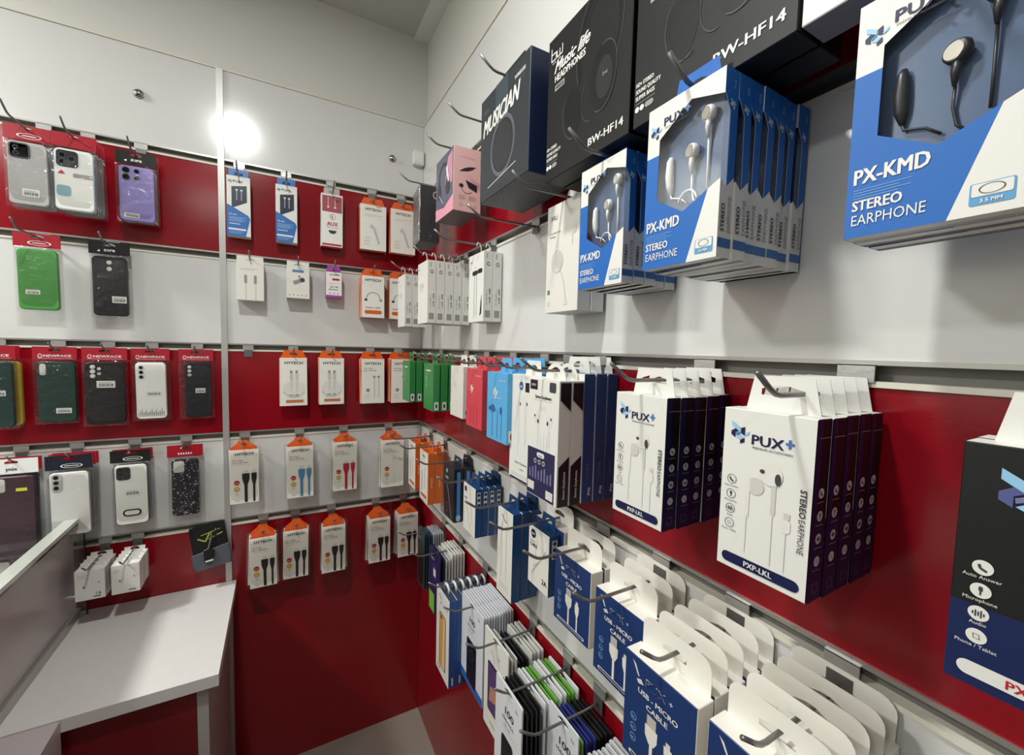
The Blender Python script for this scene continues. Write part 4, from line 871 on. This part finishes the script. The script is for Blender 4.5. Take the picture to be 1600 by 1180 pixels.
# fifth row: screen protectors
CZ = Z5+.0075
cDK = m_card(.072, .185, '#2b3b3c', 'dark', shex='#33454a'); cDN = m_card(.072, .18, '#253a58', 'dark', shex='#2c4460'); cGY = m_card(.074, .18, '#a9adb0', 'lens')
stack([cDK, cDK, cDN, cDN, cGY], 9, 'R', -.287, .08, CZ, .0075, .0028, .185, ['dark green screen protector card']*2+['navy screen protector card']*2+['grey screen protector card'], 'in the card stack nearest the corner', 'screen protector cards nearest the corner', 'card', hk='hook of the screen protector cards nearest the corner', row=5, jit=1.2)
cVI = m_card(.096, .19, '#26234a', 'violet'); cLE = m_card(.098, .18, '#c9cbca', 'lens'); cWT = m_card(.094, .19, '#dddcd6', 'lens')
stack([cVI, cVI, cLE, cLE, cWT], 9, 'R', -.440, .085, CZ, .009, .0028, .19, ['violet screen protector card']*2+['clear grey screen protector card']*2+['white screen protector card'], 'left of the gold phone boxes', 'screen protector cards beside the gold phone boxes', 'card', hk='hook of the violet and white screen protector cards', row=5, jit=1.2)
stack(m_gold, 6, 'R', -.612, .120, Z5-.0165, .0198, .0195, .222, 'white and navy box printed with a gold phone', 'below the tall navy boxes', 'gold phone screen protector boxes', hk='hook of the boxes printed with a gold phone', row=5, jit=.6)
c100 = m_card(.124, .21, '#d6d8de', '100')
stack(c100, 12, 'R', -.722, .088, CZ, .0066, .0028, .21, 'white screen protector card with blue lower edge', 'right of the gold phone boxes', 'white cards right of the gold phone boxes', 'card', hk='hook of the white cards right of the gold phone boxes', row=5, jit=1.0)
cPU = m_card(.106, .215, '#e0dfda', 'purple'); cW2 = m_card(.104, .20, '#d9d9d4', 'lens', shex='#d2d1cb'); cBK = m_card(.098, .19, '#1b1b1e', 'dark')
stack([cPU, cW2, cW2, cBK, cBK, cBK, cW2], 10, 'R', -.853, .092, CZ, .0088, .0028, .215, ['white card with a purple phone picture', 'white screen protector card', 'white screen protector card', 'black screen protector card', 'black screen protector card', 'black screen protector card', 'white screen protector card'], 'two stacks right of the gold phone boxes', 'cards in the purple phone stack', 'card', hk='hook of the cards with a purple phone picture', row=5, jit=1.5)
cB2 = m_card(.094, .212, '#d9dadd', '100'); cGR = m_card(.094, .20, '#6fae45', 'lens', shex='#69a542'); cW3 = m_card(.094, .205, '#d7d8d8', 'lens'); cBK2 = m_card(.094, .200, '#1a1a1c', 'dark')
stack([cB2, cBK2, cBK2, cBK2, cBK2, cW3, cW3, cGR, cGR, cW3, cW3, cGR, cGR, cW3], 14, 'R', -.977, .130, CZ, .0088, .0028, .212, ['white screen protector card']+['black screen protector card']*4+['white screen protector card']*2+['green screen protector card']*2+['white screen protector card']*2+['green screen protector card']*2+['white screen protector card'], 'in the long stack with green cards', 'cards in the long stack with green cards', 'card', hk='hook of the long stack with green cards', row=5, jit=1.5)
cB3 = m_card(.080, .212, '#d3d6da', '100'); cG3 = m_card(.08, .20, '#6fae45', 'lens'); cN3 = m_card(.08, .195, '#23296b', 'dark', shex='#2a3178'); cK3 = m_card(.08, .19, '#1a1a1c', 'dark')
stack([cB3, cG3, cN3, cN3, cN3, cK3], 9, 'R', -1.066, .078, CZ, .0082, .0028, .212, ['white screen protector card', 'green screen protector card']+['navy blue screen protector card']*3+['black screen protector card'], 'in the stack below the first blue cable boxes', 'cards below the first blue cable boxes', 'card', hk='hook of the cards below the first blue cable boxes', row=5, jit=1.5)
cK4 = m_card(.09, .20, '#24262b', 'dark', shex='#c9cacb')
stack(cK4, 7, 'R', -1.175, .08, CZ, .0085, .0028, .20, 'dark screen protector card', 'in the stack at the bottom edge of the photo', 'dark cards at the bottom edge', 'card', hk='hook of the dark cards at the bottom edge', row=5, jit=1.5)

# ------------------------------------------------------------------ back wall, right bay
stack(m_bluepux, 3, 'B', -.579, .044, Z1-.010, .0135, .012, .167, 'blue and white earphone box', 'beside the metal upright on the top row', 'small blue and white earphone boxes', hk='hook of the blue and white box beside the upright', row=1, jit=.6, hl=.11)
stack(m_bluepux, 3, 'B', -.452, .044, Z1-.010, .0135, .012, .167, 'blue and white earphone box', 'second from the metal upright', 'small blue and white earphone boxes', hk='hook of the second blue and white box from the upright', row=1, jit=.6, hl=.11)
stack(m_aux, 3, 'B', -.319, .040, Z1-.010, .0115, .010, .162, 'white and red audio cable box', 'between the blue and the orange packs', 'white and red audio cable boxes', hk='hook of the white and red audio cable box', row=1, jit=.8, hl=.11)
HC_U = m_hycard('usb', .088, .153, .014); HC_L = m_hycard('loop', .076, .143, .012); HC_C = m_hycard('cable', .078, .156, .010); HC_P = m_hycard('plain', .078, .156, .011)
stack(HC_U, 2, 'B', -.187, .040, Z1-.013, .016, .014, .153, 'orange edged white cable box', 'on the top row left of the dark sleeved box', 'orange edged boxes on the top row', 'cable box', hk='hook of the orange edged box on the top row', row=1, jit=.5, hl=.10)
stack(HC_U, 2, 'B', -.085, .045, Z1-.013, .016, .014, .153, 'orange edged white cable box', 'half hidden by the dark sleeved box', 'orange edged boxes on the top row', 'cable box', hk='hook of the half hidden orange edged box', row=1, jit=.5, hl=.08)
stack(m_whitecard(.072, .113, 'cable'), 2, 'B', -.552, .050, Z2-.011, .0235, .022, .113, 'white box with two grey plugs printed', 'beside the upright on the white row', 'white boxes with two plugs printed', hk='hook of the white box with two plugs printed', row=2, hl=.09, jit=.3)
stack(m_whitecard(.066, .096, 'car'), 2, 'B', -.421, .048, Z2-.011, .0235, .022, .096, 'small white car charger box', 'left of the purple adapter box', 'small white car charger boxes', hk='hook of the small white car charger box', row=2, hl=.09, jit=.3)
stack(m_purple, 2, 'B', -.314, .040, Z2-.011, .0155, .014, .085, 'small purple and white adapter box', 'between the car charger and the orange loop box', 'small purple adapter boxes', hk='hook of the small purple adapter box', row=2, hl=.09, jit=.3)
stack(HC_L, 4, 'B', -.190, .056, Z2-.013, .0133, .012, .143, 'orange box with a cable loop printed', 'right of the purple adapter box', 'orange boxes with a loop printed', 'cable box', hk='hook of the orange boxes with a loop printed', row=2, hl=.09, jit=1.2)
stack(HC_L, 3, 'B', -.095, .050, Z2-.013, .0133, .012, .143, 'orange box with a cable loop printed', 'half hidden behind slim white boxes', 'orange boxes with a loop printed', 'cable box', hk='hook of the half hidden orange loop boxes', row=2, hl=.08, jit=1.2)
hook('B', -.563, 3, 'empty metal clip on the red band beside the upright', rod=False)
for i, (x, mk, k, ds, wh) in enumerate(((-.436, HC_C, 3, 'orange topped white cable box', 'nearest the empty clip'), (-.322, HC_C, 3, 'orange topped white cable box', 'second from the empty clip'), (-.190, HC_P, 4, 'orange topped cable box with plain print', 'third from the empty clip'), (-.090, HC_P, 5, 'orange topped cable box with plain print', 'beside the green boxes'))):
    stack(mk, k, 'B', x, .012+.0118*k, Z3-.013, .0116, .011, .156, ds, wh, 'orange topped cable boxes on the red row', 'cable box', hk='hook of the orange topped box ' + wh, row=3, hl=.085, jit=1.6)
for x, c, k, ds, wh in ((-.576, '#1c1a1a', 2, 'cable pack with black cables', 'beside the upright on the white row'), (-.420, '#4f86a8', 3, 'cable pack with blue cables', 'left of the red cables'), (-.280, '#b01f35', 2, 'cable pack with red cables', 'right of the blue cables'), (-.123, '#e0ded8', 4, 'cable pack with white cables', 'beside the orange boxes at the corner')):
    stack(m_pack(c, .078, .170), k, 'B', x, .022+.0145*k, Z4-.016, .0142, .012, .170, ds, wh, None, 'cable pack', hk='hook of the ' + ds + ' ' + wh, row=4, hl=.07+.01*k, jit=2.2)
BP = m_pack('#1c1a1c', .074, .160)
for x, k, wh in ((-.528, 4, 'first from the desk side on the bottom row'), (-.434, 3, 'second from the desk side on the bottom row'), (-.320, 4, 'third from the desk side on the bottom row'), (-.168, 4, 'fourth from the desk side on the bottom row'), (-.066, 4, 'fifth from the desk side on the bottom row')):
    stack(BP, k, 'B', x, .022+.0145*k, Z5-.016, .0142, .012, .160, 'black cable pack', wh, 'black cable packs on the bottom row', 'cable pack', hk='hook of the black cable pack ' + wh.replace(' on the bottom row', ''), row=5, hl=.07+.01*k, jit=2.2)

# ------------------------------------------------------------------ back wall, left bay: phone cases
def case(x, d, row, w, h, n, desc, where, hkl, hl, chex, hhex, others=None, tw=0, **kw):
    zt = S[row]+RODDZ[row]+.0085
    mks = [m_case(w, h, chex, hhex, **kw)]; descs = [desc]
    for (c2, h2, d2, kw2) in (others or []): mks.append(m_case(w, h, c2, h2, **kw2)); descs.append(d2)
    stack(mks, n, 'B', x, d, zt, .0195, .018, h, descs, where, 'phone cases ' + where if n > 1 else None, 'phone case', hk=hkl, row=row, hl=hl, jit=1.0, twist=tw)
RH, NH, KH = '#a01627', '#0e1226', '#08080a'
GC = ('#b7b5b0', RH, 'clear phone case', dict(cam_='tri', alpha=True)); KC = ('#1b1b1e', RH, 'black phone case', dict(cam_='tri'))
case(-1.004, .10, 1, .080, .193, 3, 'frosted grey phone case with red header', 'leftmost on the top row', 'long hook of the frosted grey phone case', .20, '#a9a8a6', RH, [GC], htext='badge', cam_='outline', sticker=(.004, -.045, .03, .018))
case(-.920, .105, 1, .083, .193, 4, 'clear phone case with white paper inside', 'second on the top row', 'long hook of the clear case with white paper inside', .17, '#dcdcd6', RH, [GC], htext=None, cam_='square', extra='seal', border='#8aa3ad')
case(-.811, .062, 1, .086, .190, 2, 'purple phone case with black header', 'on the top row', 'hook of the purple phone case', .13, '#8d80bd', KH, [GC], htext='zore', cam_='quad', sticker=(-.012, -.058, .032, .012))
case(-1.013, .050, 2, .086, .198, 1, 'bright green phone case with red header', 'on the white row', 'hook of the bright green phone case', .16, '#478c3f', RH, htext='badge', cam_='none', sticker=(-.010, -.032, .026, .011))
case(-.877, .044, 2, .084, .205, 1, 'black phone case with two camera holes', 'right of the bright green case', 'hook of the black case beside the green one', .11, '#121214', KH, htext='zore', cam_='two', sticker=(.018, -.035, .030, .018), cdx=.0)
case(-1.106, .050, 3, .090, .212, 2, 'dark green phone case', 'cut by the left edge on the red row', 'hook of the dark green case at the left edge', .07, '#143430', RH, [('#b09a3c', RH, 'mustard phone case', dict(cam_='none', cdx=.008))], htext='NEWFACE', cam_='slot', sticker=(.014, .004, .024, .014))
case(-.995, .035, 3, .084, .205, 1, 'dark green phone case with a slot camera hole', 'left of the black five-hole case', 'hook of the dark green case on the red row', .06, '#12342b', RH, htext='NEWFACE', cam_='slot', sticker=(.012, -.05, .030, .014), cdx=.003)
case(-.895, .042, 3, .093, .216, 1, 'black phone case with five camera holes', 'between the green and the white case', 'hook of the black five-hole case', .06, '#0f0f11', RH, htext='NEWFACE', cam_='five', sticker=(.002, .025, .038, .019))
case(-.800, .034, 3, .086, .208, 1, 'white phone case with printed skyline', 'on the red row', 'hook of the white case with printed skyline', .06, '#e4e3dd', RH, htext='NEWFACE', cam_='tri', extra='skyline', sticker=(.006, -.008, .036, .012), cw=.068)
case(-.694, .036, 3, .084, .208, 1, 'navy black phone case beside the metal upright', 'on the red row', 'hook of the navy black case beside the upright', .06, '#15161e', RH, htext='NEWFACE', cam_='trih', sticker=(.006, -.002, .024, .014), cw=.062, cdx=.003)
case(-1.074, .062, 4, .096, .225, 2, 'plum phone case with a white header', 'at the left edge behind the glass counter', 'hook of the plum phone case', .075, '#3c1a2b', '#e4e4e2', [KC], htext='ynix', ttl='#17171a', hh=.038, cam_='ell', extra='yellow')
case(-.967, .066, 4, .092, .222, 3, 'clear phone case with a navy header', 'right of the plum case', 'hook of the clear case with navy header', .075, '#d8d7d2', NH, [GC], htext='badge', hh=.038, cam_='triisl', border='#77797b', cw=.076)
case(-.845, .056, 4, .088, .218, 2, 'white phone case with black rim and oval badge', 'left of the glitter case', 'hook of the black rimmed white case', .07, '#dddcd4', KH, [GC], htext='badge', hh=.034, cam_='cut', extra='oval', border='#1b1b1d', sticker=(.002, .006, .034, .018), cw=.070)
case(-.726, .034, 4, .086, .220, 1, 'black glitter phone case with red header', 'beside the metal upright', 'hook of the black glitter phone case', .05, '#1c1c22', RH, htext='strokes', hh=.036, cam_='ell', glitter=True, cw=.066)
def m_adapter(num):
    def mk():
        w, h, t = .059, .080, .021; r = thing('charger_box', '', 'box'); b = MB(); p = Paint(b, w, h, t); W = mat('#dedcd6', .42); b.carton(w, h, t, .0006, W, LG, LG, W, LG, W)
        p.small('front', .1, .85, .45, 3, GREY, .05); p.line('front', [(.55, .3), (.55, .85)], .0005, LG, 2); p.disc('front', .3, .45, .002, DG, 2); p.disc('front', .8, .55, .002, GREY, 2); p.rect('front', .6, .08, .85, .11, DG, 2)
        if num: p.text('front', '16', .70, .14, .009, DG)
        b.obj('carton', r); tab(r, w, h, t, W, 'rect', .013, .046, hz=.0072); return r
    return mk
stack(m_adapter(True), 4, 'B', -.917, .122, Z5-.0072, .0225, .021, .080, 'white charger box with a number', 'behind the end of the glass counter', 'white charger boxes behind the counter glass', hk='hook of the white boxes behind the counter glass', row=5, hl=.165)
stack(m_adapter(False), 4, 'B', -.846, .122, Z5-.0072, .0225, .021, .080, 'white charger box', 'above the white desk right of the glass counter', 'white charger boxes above the desk', hk='hook of the white charger boxes above the desk', row=5, hl=.165)
# dark pouch with a folding stand
o = thing('phone_stand_pack', 'dark grey pouch with a black flap tilted across the metal upright', 'pouch'); o.location = (-.660, -.030, .765); o.rotation_euler = (R(-8), R(-9), 0)
b = MB(); b.prism(rrect(.092, .130, .010, 4, 0, .068), -.006, .006, mat('#1a1c1d', .3, bump=.3, bscale=60), c=.003); b.obj('backing', o)
b = MB(); b.prism([(-.044, -.002), (.046, -.002), (.050, .016), (.050, .060), (-.050, .048), (-.050, .010)], -.013, -.0062, mat('#4c5058', .45, bump=.2, bscale=80), c=.003); b.obj('pouch', o)
b = MB(); p = Paint(b, .092, .13, .012); b.prism([(-.020, .022), (.006, .030), (.010, .050), (-.002, .062), (-.016, .058)], -.022, -.0131, mat('#151517', .35), c=.002)
b.tube([(-.004, -.017, .058), (.006, -.012, .085), (.010, -.008, .104)], .0028, STEEL, 8); b.box((-.016, -.0235, .022), (.004, -.022, .026), PW); b.obj('stand', o)
b = MB(); YG = mat('#a6a83c', .4)
p = Paint(b, .092, .13, .0122); p.line('front', [(.2, .72), (.4, .62), (.55, .80)], .004, YG, 1); p.line('front', [(.5, .66), (.9, .74)], .0035, YG, 1); p.line('front', [(.3, .78), (.85, .84)], .002, YG, 1); b.obj('print', o)
hook('B', -.655, 5, 'hook behind the dark grey pouch', length=.03)

# ------------------------------------------------------------------ desk and glass counter
DW = mat('#d5d3d0', .35, var=.04, bscale=60, name='desk_laminate'); DR = mat('#6d0a14', .25, name='desk_red'); DE = mat('#a8a6a2', .45)
o = thing('desk', 'white topped desk with red front below the phone cases', 'desk'); o.location = (-.8, -.224, 0)
b = MB(); b.box((-.35, -.224, .662), (.1945, .222, .690), DW); b.obj('desktop', o)
b = MB(); b.box((.150, -.205, 0), (.172, .215, .661), DE); b.obj('side_panel', o)
b = MB(); b.box((-.35, -.205, 0), (.149, -.187, .661), DR); b.obj('front_panel', o)
o = thing('display_counter', 'glass topped display counter with grey side panel at the left edge', 'counter'); o.location = (-1.25, -.75, 0)
def pr(pts, z0, z1, m, name):
    b = MB(); n_ = len(pts); vs = [(x+1.25, y+.75, z0) for x, y in pts]+[(x+1.25, y+.75, z1) for x, y in pts]
    b.add(vs, [tuple(range(n_))[::-1], tuple(range(n_, 2*n_))]+[(k, (k+1) % n_, (k+1) % n_+n_, k+n_) for k in range(n_)], m); return b.obj(name, o)
pr([(-.869, -.45), (-.869, -1.3), (-1.6, -1.3), (-1.6, -.45)], 0, .688, mat('#b9aeb0', .4), 'base_cabinet')
pr([(-.9745, -.03), (-.975, -1.3), (-.985, -1.3), (-.985, -.03)], .715, .9645, mat('#b3abab', .25, var=.05, bscale=200), 'side_panel')
pr([(-.966, -.028), (-.966, -1.3), (-.99, -1.3), (-.99, -.028)], .691, .714, ALU, 'bottom_rail')
pr([(-.9795, -.0205), (-.968, -1.3), (-1.6, -1.3), (-1.6, -.0205)], .965, .977, GLASS, 'glass_top')
pr([(-.953, -.0205), (-.930, -1.3), (-.9675, -1.3), (-.979, -.0205)], .968, .9775, mat('#b9bdb4', .2, coat=.5), 'glass_edge')
DKG = mat('#26322c', .15, name='dark_glass_edge')
pr([(-.9525, -.0215), (-.9525, -.029), (-.9545, -.029), (-.9545, -.0215)], .692, .9675, DKG, 'end_glass_edge')
pr([(-.9535, -.0215), (-.9305, -1.3), (-.9365, -1.3), (-.9585, -.0215)], .9615, .9675, DKG, 'glass_underside_edge')
pr([(-.9555, -.022), (-.9555, -.028), (-1.1, -.028), (-1.1, -.022)], .692, .9605, GLASS, 'end_glass')
b = MB(); b.tube([(-.005+.277, .715, .75), (.29, .715, .75), (.30, .715, .75)], .006, ZINC, 10); b.obj('glass_clip', o)
